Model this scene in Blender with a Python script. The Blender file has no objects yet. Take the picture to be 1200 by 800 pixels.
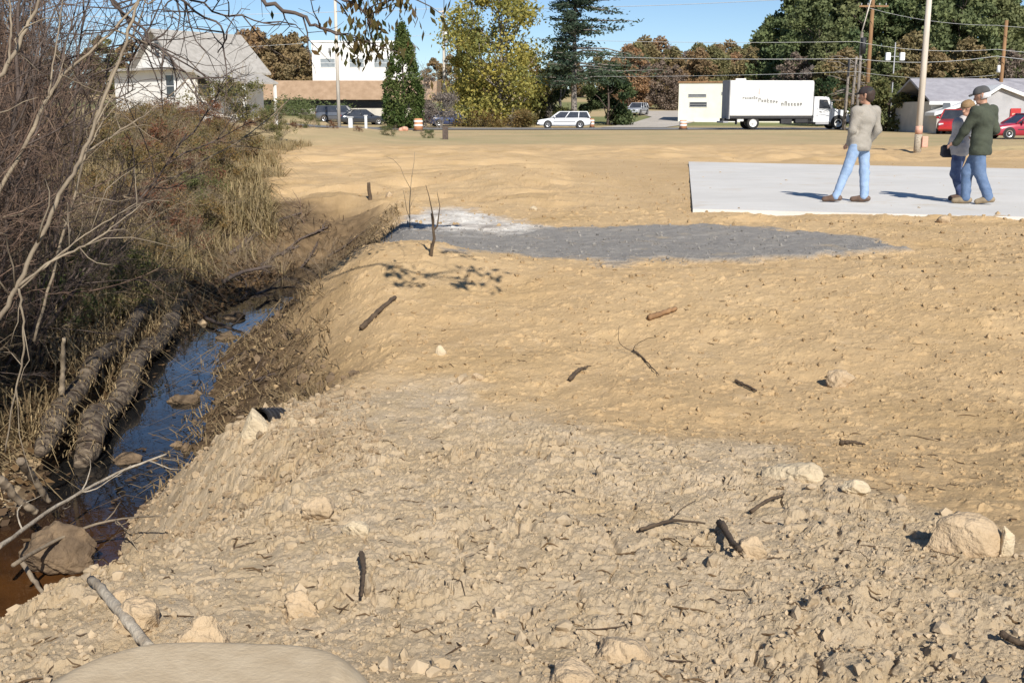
import bpy, bmesh, math, random
import numpy as np
from mathutils import Vector

# ------------------------------------------------------------------ camera, light, exposure
scene = bpy.context.scene
COL = scene.collection
R = math.radians
FPX, PITCH, CAMZ = 1250.0, R(12.1), 1.38
cam_d = bpy.data.cameras.new('camera')
cam = bpy.data.objects.new('camera', cam_d); COL.objects.link(cam)
cam.location = (0, 0, CAMZ); cam.rotation_euler = (R(90) - PITCH, 0, 0)
cam_d.sensor_width = 36; cam_d.lens = 36 * FPX / 1200
cam_d.clip_start = 0.05; cam_d.clip_end = 4000
scene.camera = cam

SUN_EL = R(37)
SUN_DIR = Vector((0.26, -1.0, 0)).normalized()          # horizontal direction towards the sun
world = bpy.data.worlds.new('World'); scene.world = world
world.use_nodes = True
wn = world.node_tree
for n in list(wn.nodes): wn.nodes.remove(n)
wo = wn.nodes.new('ShaderNodeOutputWorld'); wb = wn.nodes.new('ShaderNodeBackground')
sky = wn.nodes.new('ShaderNodeTexSky'); sky.sky_type = 'NISHITA'; sky.sun_disc = False
sky.sun_elevation = SUN_EL; sky.sun_rotation = math.atan2(SUN_DIR.x, SUN_DIR.y)
sky.altitude = 1500; sky.air_density = 0.95; sky.dust_density = 0.03; sky.ozone_density = 4.5
wb.inputs['Strength'].default_value = 0.085
wn.links.new(sky.outputs[0], wb.inputs[0]); wn.links.new(wb.outputs[0], wo.inputs[0])
sun_d = bpy.data.lights.new('sun', 'SUN'); sun = bpy.data.objects.new('sun', sun_d); COL.objects.link(sun)
sun_d.energy = 4.85; sun_d.angle = R(0.55); sun_d.color = (1.0, 0.945, 0.86)
sd = Vector((SUN_DIR.x * math.cos(SUN_EL), SUN_DIR.y * math.cos(SUN_EL), math.sin(SUN_EL)))
sun.rotation_euler = sd.to_track_quat('Z', 'Y').to_euler(); sun.location = (10, -30, 40)
vs = scene.view_settings
vs.view_transform = 'Standard'; vs.look = 'None'; vs.gamma = 1; vs.exposure = 0.32; vs.use_curve_mapping = False

# ------------------------------------------------------------------ helpers: maths
rng = np.random.default_rng(7)
random.seed(7)
CP, SP = math.cos(PITCH), math.sin(PITCH)
def ray(px, py):
    u, v = (px - 600) / FPX, (400 - py) / FPX
    return np.array([u, CP + v * SP, -SP + v * CP])
def at(px, py, d):
    """the world point seen at photo pixel (px, py) at forward distance d"""
    r = ray(px, py); t = d / r[1]
    return np.array([0, 0, CAMZ]) + r * t
def atz(px, py, z):
    r = ray(px, py); t = (z - CAMZ) / r[2]
    return np.array([0, 0, CAMZ]) + r * t
def sst(a, b, x):
    t = np.clip((x - a) / (b - a), 0, 1); return t * t * (3 - 2 * t)
def _h(ix, iy, s):
    n = (ix.astype(np.int64) * 374761393 + iy.astype(np.int64) * 668265263 + s * 974634777) & 0xffffffff
    n = ((n ^ (n >> 13)) * 1274126177) & 0xffffffff
    n = ((n ^ (n >> 16)) * 2246822519) & 0xffffffff
    return ((n ^ (n >> 15)) & 0xffffff) / 16777215.0
def vnoise(x, y, s=0):
    ix, iy = np.floor(x), np.floor(y); fx, fy = x - ix, y - iy
    fx = fx ** 3 * (fx * (fx * 6 - 15) + 10); fy = fy ** 3 * (fy * (fy * 6 - 15) + 10)
    a, b, c, d = _h(ix, iy, s), _h(ix + 1, iy, s), _h(ix, iy + 1, s), _h(ix + 1, iy + 1, s)
    return (a + (b - a) * fx) * (1 - fy) + (c + (d - c) * fx) * fy
def fbm(x, y, s=0, o=4):
    t, a, n = 0, 0.5, 0
    for i in range(o):
        t = t + a * (vnoise(x, y, s + i * 17) - 0.5); n += a; x, y, a = x * 2.03 + 3.1, y * 2.03 + 1.7, a * 0.5
    return t / n * 2            # about -1..1
def worley(x, y, s=0):
    ix, iy = np.floor(x), np.floor(y)
    f1 = np.full(x.shape, 9.0); f2 = f1.copy(); idh = np.zeros(x.shape)
    for dx in (-1, 0, 1):
        for dy in (-1, 0, 1):
            cx, cy = ix + dx, iy + dy
            d = np.hypot(cx + _h(cx, cy, s) - x, cy + _h(cx, cy, s + 5) - y)
            m = d < f1
            f2 = np.where(m, f1, np.minimum(f2, d)); idh = np.where(m, _h(cx, cy, s + 9), idh); f1 = np.where(m, d, f1)
    return f1, f2, idh
def inpoly(x, y, poly):
    c = np.zeros(np.shape(x), bool); n = len(poly)
    for i in range(n):
        x1, y1 = poly[i][:2]; x2, y2 = poly[(i + 1) % n][:2]
        if y1 == y2: continue
        c ^= ((y1 > y) != (y2 > y)) & (x < (x2 - x1) * (y - y1) / (y2 - y1) + x1)
    return c

# ------------------------------------------------------------------ helpers: meshes and objects
def fast_mesh(name, V, F, mats=(), smooth=False, fattr=None, vattr=None):
    """V (n,3); F list of (array (m,k), material index)"""
    me = bpy.data.meshes.new(name)
    V = np.asarray(V, np.float32)
    me.vertices.add(len(V)); me.vertices.foreach_set('co', V.ravel())
    loops, starts, mi, o = [], [], [], 0
    for a, m in F:
        a = np.asarray(a, np.int32)
        if len(a) == 0: continue
        k = a.shape[1]
        loops.append(a.ravel()); starts.append(o + np.arange(len(a)) * k); mi.append(np.full(len(a), m)); o += a.size
    loops, starts, mi = np.concatenate(loops), np.concatenate(starts), np.concatenate(mi)
    me.loops.add(len(loops)); me.loops.foreach_set('vertex_index', loops.astype(np.int32))
    me.polygons.add(len(starts)); me.polygons.foreach_set('loop_start', starts.astype(np.int32))
    me.polygons.foreach_set('material_index', mi.astype(np.int32))
    me.polygons.foreach_set('use_smooth', np.full(len(starts), smooth, bool))
    for m in mats: me.materials.append(m)
    me.update(calc_edges=True)
    if fattr is not None:
        a = me.attributes.new('tint', 'FLOAT', 'FACE'); a.data.foreach_set('value', np.asarray(fattr, np.float32))
    if vattr:
        for k, arr in vattr.items():
            a = me.attributes.new(k, 'FLOAT_COLOR', 'POINT'); a.data.foreach_set('color', np.asarray(arr, np.float32).ravel())
    return me
def link(name, me, parent=None, loc=None):
    o = bpy.data.objects.new(name, me); COL.objects.link(o)
    if parent is not None: o.parent = parent
    if loc is not None: o.location = loc
    return o
def tag(o, label=None, cat=None, group=None, kind=None):
    if label: o['label'] = label
    if cat: o['category'] = cat
    if group: o['group'] = group
    if kind: o['kind'] = kind
    return o
def thing(name, loc, label, cat, group=None, rz=0):
    o = bpy.data.objects.new(name, None); COL.objects.link(o)
    o.location = tuple(float(c) for c in loc); o.rotation_euler = (0, 0, rz); o.empty_display_size = 0.2
    return tag(o, label, cat, group)
def copy_tree(root, loc, rz=0, sc=(1, 1, 1), label=None, parent=None):
    r = root.copy(); COL.objects.link(r)
    if parent is None:
        r.location = tuple(float(c) for c in loc); r.rotation_euler = (0, 0, rz); r.scale = sc
    else: r.parent = parent
    if label: r['label'] = label
    for ch in list(root.children): copy_tree(ch, None, parent=r)
    return r
class MB:
    """collects shapes into ONE mesh"""
    def __init__(s): s.V, s.F, s.n, s.t = [], [], 0, []
    def add(s, V, F, m=0, tint=0.5):
        V = np.asarray(V, float)
        if isinstance(F, np.ndarray): F = [F]
        else:
            d = {}
            for f in F: d.setdefault(len(f), []).append(f)
            F = [np.array(v) for v in d.values()]
        for a in F:
            s.F.append((a + s.n, m)); s.t.append(np.broadcast_to(tint, (len(a),)))
        s.V.append(V); s.n += len(V)
    def box(s, c, d, m=0, rz=0, bev=0.0, taper=(1, 1)):
        """c = centre of the base, d = full sizes"""
        x, y, z = d[0] / 2, d[1] / 2, d[2]
        if bev <= 0:
            v = np.array([[-x, -y, 0], [x, -y, 0], [x, y, 0], [-x, y, 0],
                          [-x * taper[0], -y * taper[1], z], [x * taper[0], -y * taper[1], z], [x * taper[0], y * taper[1], z], [-x * taper[0], y * taper[1], z]], float)
            f = [(3, 2, 1, 0), (4, 5, 6, 7), (0, 1, 5, 4), (1, 2, 6, 5), (2, 3, 7, 6), (3, 0, 4, 7)]
        else:
            b = bev
            rings = []
            for zz, i in ((0, b), (b, 0), (z - b, 0), (z, b)):
                X, Y = x - i, y - i
                k = b * 0.7
                rings.append([[-X + k, -Y, zz], [X - k, -Y, zz], [X, -Y + k, zz], [X, Y - k, zz], [X - k, Y, zz], [-X + k, Y, zz], [-X, Y - k, zz], [-X, -Y + k, zz]])
            v = np.array(rings, float).reshape(-1, 3)
            f = [tuple(range(7, -1, -1)), tuple(range(24, 32))]
            for r in range(3):
                for i in range(8):
                    f.append((r * 8 + i, r * 8 + (i + 1) % 8, r * 8 + 8 + (i + 1) % 8, r * 8 + 8 + i))
        if rz:
            cs, sn = math.cos(rz), math.sin(rz)
            v[:, :2] = np.stack([v[:, 0] * cs - v[:, 1] * sn, v[:, 0] * sn + v[:, 1] * cs], 1)
        s.add(v + np.array(c, float), f, m)
    def tube(s, pts, rad, n=6, m=0, cap=True, tint=0.5):
        p = np.asarray(pts, float); k = len(p)
        rad = np.broadcast_to(np.asarray(rad, float), (k,))
        t = np.gradient(p, axis=0); t /= np.linalg.norm(t, axis=1)[:, None] + 1e-9
        ref = np.array([0, 0, 1.0]) if abs(t[:, 2]).mean() < 0.8 else np.array([1.0, 0.13, 0])
        a = np.cross(t, ref); a /= np.linalg.norm(a, axis=1)[:, None] + 1e-9
        b = np.cross(a, t)
        th = np.arange(n) * 2 * math.pi / n
        ring = a[:, None, :] * np.cos(th)[None, :, None] + b[:, None, :] * np.sin(th)[None, :, None]
        v = (p[:, None, :] + ring * rad[:, None, None]).reshape(-1, 3)
        i = np.arange(k - 1)[:, None] * n + np.arange(n)[None, :]
        j = np.arange(k - 1)[:, None] * n + (np.arange(n)[None, :] + 1) % n
        f = np.stack([i, i + n, j + n, j], -1).reshape(-1, 4)
        fs = [f]
        if cap: fs += [np.array([list(range(n))]), np.array([list(range((k - 1) * n + n - 1, (k - 1) * n - 1, -1))])]
        for a_ in fs:
            s.F.append((a_ + s.n, m)); s.t.append(np.broadcast_to(tint, (len(a_),)))
        s.V.append(v); s.n += len(v)
    def prism(s, poly, axis, a, b, m=0):
        """extrude a 2-D outline along axis from a to b; outline coords are the two other axes in xyz order"""
        n = len(poly); v = []
        for q in (a, b):
            for p in poly:
                c = [0, 0, 0]; o = [i for i in range(3) if i != axis]
                c[o[0]], c[o[1]], c[axis] = p[0], p[1], q; v.append(c)
        f = [tuple(range(n)), tuple(range(2 * n - 1, n - 1, -1))] + [(i, i + n, (i + 1) % n + n, (i + 1) % n) for i in range(n)]
        s.add(v, f, m)
    def quad(s, a, b, c, d, m=0): s.add([a, b, c, d], [(0, 1, 2, 3)], m)
    def mesh(s, name, mats, smooth=False, tint=False):
        return fast_mesh(name, np.concatenate(s.V), s.F, mats if isinstance(mats, (list, tuple)) else [mats], smooth, np.concatenate(s.t) if tint else None)
    def build(s, name, mats, parent=None, smooth=False, tint=False, loc=None, fix=True):
        me = s.mesh(name, mats, smooth, tint)
        if fix and not tint:
            bm = bmesh.new(); bm.from_mesh(me); bmesh.ops.recalc_face_normals(bm, faces=bm.faces); bm.to_mesh(me); bm.free()
        return link(name, me, parent, loc)

def surface_nets(f, org, h):
    s = f < 0
    nx, ny, nz = f.shape
    c = [(i, j, k) for i in (0, 1) for j in (0, 1) for k in (0, 1)]
    sl = lambda a, i, j, k: a[i:nx - 1 + i, j:ny - 1 + j, k:nz - 1 + k]
    cnt = sum(sl(s, *q).astype(np.int8) for q in c)
    mix = (cnt > 0) & (cnt < 8)
    P = np.zeros(mix.shape + (3,)); N = np.zeros(mix.shape)
    for ax in range(3):
        o = [q for q in range(3) if q != ax]
        for a in (0, 1):
            for b in (0, 1):
                q0 = [0, 0, 0]; q0[o[0]], q0[o[1]] = a, b; q1 = list(q0); q1[ax] = 1
                f0, f1 = sl(f, *q0), sl(f, *q1); m = (f0 < 0) != (f1 < 0)
                t = np.where(m, f0 / np.where(m, f0 - f1, 1), 0)
                for d in range(3): P[..., d] += np.where(m, q0[d] + (t if d == ax else 0), 0)
                N += m
    ii = np.argwhere(mix); idx = -np.ones(mix.shape, np.int64); idx[mix] = np.arange(len(ii))
    V = org + h * (ii + P[mix] / N[mix][:, None])
    Q = []
    for ax in range(3):
        a, b = (ax + 1) % 3, (ax + 2) % 3
        s0 = np.moveaxis(s, (ax, a, b), (0, 1, 2)); ix = np.moveaxis(idx, (ax, a, b), (0, 1, 2))
        ch = s0[:-1, 1:-1, 1:-1] != s0[1:, 1:-1, 1:-1]
        e = np.argwhere(ch)
        if len(e) == 0: continue
        x, y, z = e[:, 0], e[:, 1] + 1, e[:, 2] + 1
        q = np.stack([ix[x, y - 1, z - 1], ix[x, y, z - 1], ix[x, y, z], ix[x, y - 1, z]], 1)
        fl = s0[x, y, z]
        q[~fl] = q[~fl][:, ::-1]
        Q.append(q)
    Q = np.concatenate(Q)
    return V, Q[(Q >= 0).all(1)]
def sdf_mesh(name, prims, mat, h=0.012, k=0.03, cut=None, parent=None, noise=0.0):
    """prims: (p0, p1, r0, r1) tapered capsules, smoothly joined into one skin"""
    P = np.array([[*p[0], *p[1]] for p in prims]); rr = max(max(p[2], p[3]) for p in prims)
    lo = np.minimum(P[:, :3], P[:, 3:]).min(0) - rr - 3 * h; hi = np.maximum(P[:, :3], P[:, 3:]).max(0) + rr + 3 * h
    n = np.ceil((hi - lo) / h).astype(int)
    g = [lo[i] + h * np.arange(n[i]) for i in range(3)]
    X = np.stack(np.meshgrid(*g, indexing='ij'), -1)
    f = None
    for p0, p1, r0, r1 in prims:
        a, b = np.array(p0, float), np.array(p1, float); ab = b - a; L = ab @ ab
        t = np.clip(((X - a) @ ab) / L, 0, 1) if L > 1e-9 else np.zeros(X.shape[:3])
        d = np.sqrt(((X - a - t[..., None] * ab) ** 2).sum(-1)) - (r0 + (r1 - r0) * t)
        if f is None: f = d
        else:
            q = np.clip(0.5 + 0.5 * (f - d) / k, 0, 1); f = f * (1 - q) + d * q - k * q * (1 - q)
    if noise:
        f = f + noise * fbm(X[..., 0] * 8 + X[..., 2] * 5, X[..., 1] * 8 + X[..., 2] * 13, 3, 3)
    if cut is not None: f = np.maximum(f, cut(X))
    V, Q = surface_nets(f, lo, h)
    return link(name, fast_mesh(name, V, [(Q, 0)], [mat], True), parent)

# ------------------------------------------------------------------ helpers: materials
def nodes(name):
    m = bpy.data.materials.new(name); m.use_nodes = True
    return m, m.node_tree, m.node_tree.nodes['Principled BSDF']
def N(nt, typ, **kw):
    n = nt.nodes.new(typ)
    for k, v in kw.items():
        if hasattr(n, k): setattr(n, k, v)
        else: n.inputs[k].default_value = v
    return n
def mixc(nt, fac, a, b):
    n = nt.nodes.new('ShaderNodeMix'); n.data_type = 'RGBA'
    for sock, v in ((n.inputs[0], fac), (n.inputs[6], a), (n.inputs[7], b)):
        if hasattr(v, 'is_linked'): nt.links.new(v, sock)
        elif isinstance(v, (int, float)): sock.default_value = v
        else: sock.default_value = (*v, 1)
    return n.outputs[2]
def ramp(nt, src, a, b):
    n = nt.nodes.new('ShaderNodeMapRange'); n.inputs[1].default_value = a; n.inputs[2].default_value = b
    nt.links.new(src, n.inputs[0]); return n.outputs[0]
def noise_out(nt, scale, detail=4, rough=0.6, coord='Object', stretch=None):
    tc = nt.nodes.new('ShaderNodeTexCoord'); nz = nt.nodes.new('ShaderNodeTexNoise')
    nz.inputs['Scale'].default_value = scale; nz.inputs['Detail'].default_value = detail; nz.inputs['Roughness'].default_value = rough
    src = tc.outputs[coord]
    if stretch:
        mp = nt.nodes.new('ShaderNodeMapping'); mp.inputs['Scale'].default_value = stretch
        nt.links.new(src, mp.inputs[0]); src = mp.outputs[0]
    nt.links.new(src, nz.inputs['Vector']); return nz.outputs[0]
def mat(name, c1, c2=None, rough=0.8, scale=6, bump=0.0, bscale=None, metal=0, spec=0.5, stretch=None, coat=0, lo=0.35, hi=0.65):
    m, nt, b = nodes(name)
    b.inputs['Roughness'].default_value = rough; b.inputs['Metallic'].default_value = metal
    b.inputs['Specular IOR Level'].default_value = spec; b.inputs['Coat Weight'].default_value = coat
    if c2 is None: c2 = tuple(c * 0.86 for c in c1)
    nz = noise_out(nt, scale, stretch=stretch)
    nt.links.new(mixc(nt, ramp(nt, nz, lo, hi), c1, c2), b.inputs['Base Color'])
    if bump:
        bp = nt.nodes.new('ShaderNodeBump'); bp.inputs['Strength'].default_value = bump; bp.inputs['Distance'].default_value = 0.02
        nt.links.new(noise_out(nt, bscale or scale * 3, stretch=stretch), bp.inputs['Height']); nt.links.new(bp.outputs[0], b.inputs['Normal'])
    return m
def leaf_mat(name, c1, c2, c3=None, trans=0.25, objvar=0.0, rough=0.7):
    """colour follows the per-leaf tint attribute; objvar lets each copy lean to c3"""
    m, nt, b = nodes(name)
    b.inputs['Roughness'].default_value = rough; b.inputs['Specular IOR Level'].default_value = 0.25
    a = nt.nodes.new('ShaderNodeAttribute'); a.attribute_name = 'tint'
    col = mixc(nt, a.outputs['Fac'], c1, c2)
    if c3 is not None:
        oi = nt.nodes.new('ShaderNodeObjectInfo')
        mu = nt.nodes.new('ShaderNodeMath'); mu.operation = 'MULTIPLY'; mu.inputs[1].default_value = objvar
        nt.links.new(oi.outputs['Random'], mu.inputs[0]); col = mixc(nt, mu.outputs[0], col, c3)
    nt.links.new(col, b.inputs['Base Color'])
    tr = nt.nodes.new('ShaderNodeBsdfTranslucent'); nt.links.new(col, tr.inputs[0])
    mx = nt.nodes.new('ShaderNodeMixShader'); mx.inputs[0].default_value = trans
    out = nt.nodes['Material Output']
    nt.links.new(b.outputs[0], mx.inputs[1]); nt.links.new(tr.outputs[0], mx.inputs[2]); nt.links.new(mx.outputs[0], out.inputs[0])
    return m
M = {}
M['bark_pale'] = mat('bark_pale', (0.30, 0.24, 0.165), (0.17, 0.13, 0.09), 0.85, 14, 0.3, stretch=(1, 1, 0.3))
M['bark_dark'] = mat('bark_dark', (0.12, 0.09, 0.075), (0.07, 0.05, 0.04), 0.9, 10, 0.3)
M['bark_grey'] = mat('bark_grey', (0.27, 0.24, 0.21), (0.17, 0.145, 0.125), 0.9, 5, 0.4)
M['twig'] = mat('twig', (0.20, 0.135, 0.09), (0.115, 0.07, 0.052), 0.85, 8)
M['twig_tan'] = mat('twig_tan', (0.30, 0.23, 0.15), (0.19, 0.14, 0.09), 0.85, 8)
M['wood_grey'] = mat('wood_grey', (0.62, 0.56, 0.48), (0.47, 0.42, 0.35), 0.85, 8, 0.3, stretch=(1, 1, 0.1))
M['wood_brown'] = mat('wood_brown', (0.30, 0.17, 0.08), (0.20, 0.11, 0.05), 0.85, 5, 0.3, stretch=(1, 1, 0.1))
M['stick_dark'] = mat('stick_dark', (0.11, 0.075, 0.045), (0.06, 0.04, 0.025), 0.9, 20, 0.4)
M['stick_pale'] = mat('stick_pale', (0.48, 0.42, 0.33), (0.27, 0.22, 0.16), 0.85, 22, 0.6, stretch=(1, .4, 1))
M['stone'] = mat('stone', (0.53, 0.40, 0.255), (0.41, 0.30, 0.18), 0.95, 9, 1.0, 30)
M['mud'] = mat('mud', (0.21, 0.145, 0.085), (0.11, 0.075, 0.045), 0.9, 9, 1.0, 24)
M['stone_pale'] = mat('stone_pale', (0.60, 0.49, 0.33), (0.50, 0.40, 0.26), 0.9, 9, 0.9, 30)
M['stone_smooth'] = mat('stone_smooth', (0.53, 0.425, 0.285), (0.45, 0.35, 0.225), 0.95, 16, 0.18, 90)
M['white_paint'] = mat('white_paint', (0.80, 0.80, 0.78), (0.72, 0.72, 0.70), 0.55, 1.5)
M['white_wall'] = mat('white_wall', (0.80, 0.79, 0.76), (0.70, 0.69, 0.66), 0.75, 0.8)
M['white_gloss'] = mat('white_gloss', (0.82, 0.83, 0.84), (0.78, 0.79, 0.80), 0.25, 2, coat=0.5)
M['cream'] = mat('cream_wall', (0.78, 0.76, 0.62), (0.70, 0.68, 0.55), 0.8, 0.7)
M['grey_shingle'] = mat('grey_shingle', (0.42, 0.395, 0.36), (0.32, 0.30, 0.27), 0.9, 3, 0.4, 30)
M['lav_shingle'] = mat('pale_grey_shingle', (0.36, 0.35, 0.375), (0.28, 0.27, 0.295), 0.9, 2, 0.4, 25)
M['brown_shingle'] = mat('brown_shingle', (0.37, 0.255, 0.165), (0.29, 0.195, 0.12), 0.9, 1.5, 0.3, 20)
M['dark_void'] = mat('dark_glazing', (0.02, 0.014, 0.013), (0.03, 0.02, 0.02), 0.25, 2)
M['glass'] = mat('window_glass', (0.03, 0.035, 0.045), (0.05, 0.055, 0.065), 0.06, 3, spec=0.8)
M['glass_grey'] = mat('grey_glass', (0.30, 0.33, 0.34), (0.20, 0.23, 0.25), 0.2, 3)  # lighter grey window panes
M['grey_wall'] = mat('grey_siding', (0.42, 0.42, 0.43), (0.34, 0.34, 0.35), 0.8, 1.2)
M['tan_wall'] = mat('tan_siding', (0.55, 0.51, 0.45), (0.46, 0.43, 0.38), 0.8, 1)
M['black'] = mat('black_metal', (0.018, 0.018, 0.02), (0.03, 0.03, 0.032), 0.6, 4)
M['rubber'] = mat('tyre_rubber', (0.022, 0.021, 0.02), (0.035, 0.033, 0.03), 0.85, 10)
M['rim'] = mat('wheel_rim', (0.62, 0.62, 0.63), (0.5, 0.5, 0.51), 0.35, 6, metal=0.6)
M['rim_white'] = mat('white_wheel', (0.78, 0.78, 0.77), (0.66, 0.66, 0.65), 0.5, 8)
M['car_dark'] = mat('dark_car_paint', (0.03, 0.035, 0.045), (0.04, 0.045, 0.055), 0.2, 2, coat=0.8)
M['car_slate'] = mat('slate_car_paint', (0.09, 0.10, 0.12), (0.11, 0.12, 0.14), 0.25, 2, coat=0.8)
M['car_blue'] = mat('blue_car_paint', (0.03, 0.05, 0.13), (0.04, 0.06, 0.15), 0.2, 2, coat=0.8)
M['car_silver'] = mat('silver_car_paint', (0.52, 0.54, 0.57), (0.47, 0.49, 0.52), 0.3, 2, metal=0.3, coat=0.6)
M['car_red'] = mat('red_car_paint', (0.42, 0.03, 0.06), (0.36, 0.025, 0.05), 0.3, 2, coat=0.6)
M['truck_red'] = mat('red_truck_paint', (0.50, 0.03, 0.03), (0.42, 0.025, 0.025), 0.3, 2, coat=0.6)
M['lamp_glass'] = mat('headlight_glass', (0.75, 0.76, 0.78), (0.6, 0.6, 0.62), 0.1, 8)
M['tail_red'] = mat('tail_light_red', (0.35, 0.02, 0.02), (0.28, 0.015, 0.015), 0.2, 8)
M['ink'] = mat('grey_lettering', (0.17, 0.17, 0.16), (0.24, 0.24, 0.23), 0.7, 6)
M['ink_teal'] = mat('teal_lettering', (0.42, 0.58, 0.56), (0.50, 0.64, 0.62), 0.7, 6)
M['ink_red'] = mat('faded_emblem', (0.52, 0.44, 0.42), (0.58, 0.50, 0.48), 0.7, 6)
M['orange'] = mat('faded_orange', (0.62, 0.30, 0.16), (0.56, 0.25, 0.12), 0.6, 9)
M['pinkish'] = mat('faded_pink_orange', (0.66, 0.38, 0.28), (0.58, 0.32, 0.23), 0.6, 9)
M['wire'] = mat('sunlit_cable', (0.60, 0.60, 0.58), (0.52, 0.52, 0.50), 0.6, 1)  # cable colour lightened to stand for the sun it catches
M['skin'] = mat('skin', (0.50, 0.28, 0.19), (0.44, 0.24, 0.16), 0.55, 20)
M['eye'] = mat('eye', (0.03, 0.02, 0.02), (0.05, 0.03, 0.03), 0.2, 20)
M['sweat_grey'] = mat('grey_knit', (0.35, 0.32, 0.275), (0.30, 0.275, 0.235), 0.95, 12, 0.4, 60)
M['jeans_pale'] = mat('pale_denim', (0.23, 0.34, 0.52), (0.32, 0.43, 0.60), 0.9, 9, 0.3, 60)
M['jeans_mid'] = mat('mid_denim', (0.085, 0.14, 0.25), (0.14, 0.205, 0.33), 0.9, 7, 0.3, 60)
M['jeans_dark'] = mat('dark_denim', (0.035, 0.05, 0.13), (0.10, 0.14, 0.25), 0.9, 7, 0.3, 60)
M['olive_cloth'] = mat('olive_jacket', (0.065, 0.075, 0.05), (0.05, 0.058, 0.04), 0.95, 8, 0.4, 40)
M['pale_cloth'] = mat('pale_grey_jacket', (0.50, 0.47, 0.45), (0.38, 0.36, 0.36), 0.95, 9, 0.3, 40)
M['cap_dark'] = mat('dark_cap', (0.018, 0.03, 0.028), (0.045, 0.018, 0.02), 0.9, 9)
M['cap_grey'] = mat('grey_cap', (0.09, 0.09, 0.09), (0.07, 0.07, 0.07), 0.9, 9)
M['cap_white'] = mat('white_cap_band', (0.70, 0.69, 0.68), (0.6, 0.6, 0.6), 0.9, 9)
M['hair_tan'] = mat('light_brown_hair', (0.30, 0.19, 0.09), (0.22, 0.135, 0.065), 0.7, 30)
M['hair_dark'] = mat('dark_hair', (0.05, 0.03, 0.02), (0.035, 0.02, 0.015), 0.7, 30)
M['shoe_brown'] = mat('brown_leather', (0.16, 0.10, 0.07), (0.11, 0.07, 0.05), 0.6, 12)
M['shoe_tan'] = mat('tan_suede', (0.32, 0.25, 0.16), (0.25, 0.19, 0.12), 0.8, 12)
M['bag_black'] = mat('black_bag', (0.02, 0.018, 0.025), (0.03, 0.027, 0.035), 0.7, 12)
M['pipe_black'] = mat('black_plastic_pipe', (0.022, 0.022, 0.026), (0.05, 0.045, 0.042), 0.6, 12)
M['concrete'] = None

# ------------------------------------------------------------------ the ground
WZ = -0.85                                            # water level
wl = [(2.5, -700, 0)]
_rows = [(748, -140, -20), (725, -120, 35), (700, -90, 72), (660, -60, 104), (630, 0, 118), (600, 45, 128), (570, 66, 152), (550, 80, 174), (520, 104, 200), (490, 146, 212), (460, 176, 224), (430, 184, 233),
         (404, 202, 246), (385, 228, 304), (368, 256, 334), (352, 292, 354), (338, 312, 366), (326, 330, 374)]
_yl, _xl, _yr, _xr = [], [], [], []
for py, a, b in _rows:
    pa, pb = atz(a, py, WZ), atz(b, py, WZ)
    _yl.append(pa[1]); _xl.append(pa[0]); _yr.append(pb[1]); _xr.append(pb[0])
_yl += [17.0, 20, 26]; _xl += [-3.05, -3.4, -4.6]; _yr += [17.0, 20, 26]; _xr += [-2.75, -3.2, -4.4]
_yl = [0.0, 2.5] + _yl; _xl = [-5.5, -4.2] + _xl; _yr = [0.0, 2.5] + _yr; _xr = [-4.2, -3.1] + _xr
FY = np.array([-5, 0, 2.0, 3.2, 4.5, 5.6, 6.6, 7.6, 8.6, 9.3, 9.9, 11, 400])
FZ = np.array([0.1, 0.1, 0.10, 0.0, -0.15, -0.27, -0.25, -0.14, -0.02, 0.045, 0.03, 0.0, 0.0])
BY = np.array([0, 3.5, 4.6, 5.2, 5.6, 6.1, 6.8, 8, 10, 12, 13.5, 16, 30]); BW = np.array([1.9, 1.7, 1.5, 1.05, 0.8, 1.25, 1.55, 1.6, 1.6, 1.4, 1.15, 1.0, 1.0])
FARY = np.array([-50, 60, 84, 86, 98, 104, 115, 135, 200, 320, 700, 3000]); FARZ = np.array([0, 0, -0.02, 0.03, 0.03, 0.12, 0.5, 1.0, 3.5, 8, 12, 12.0])
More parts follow.
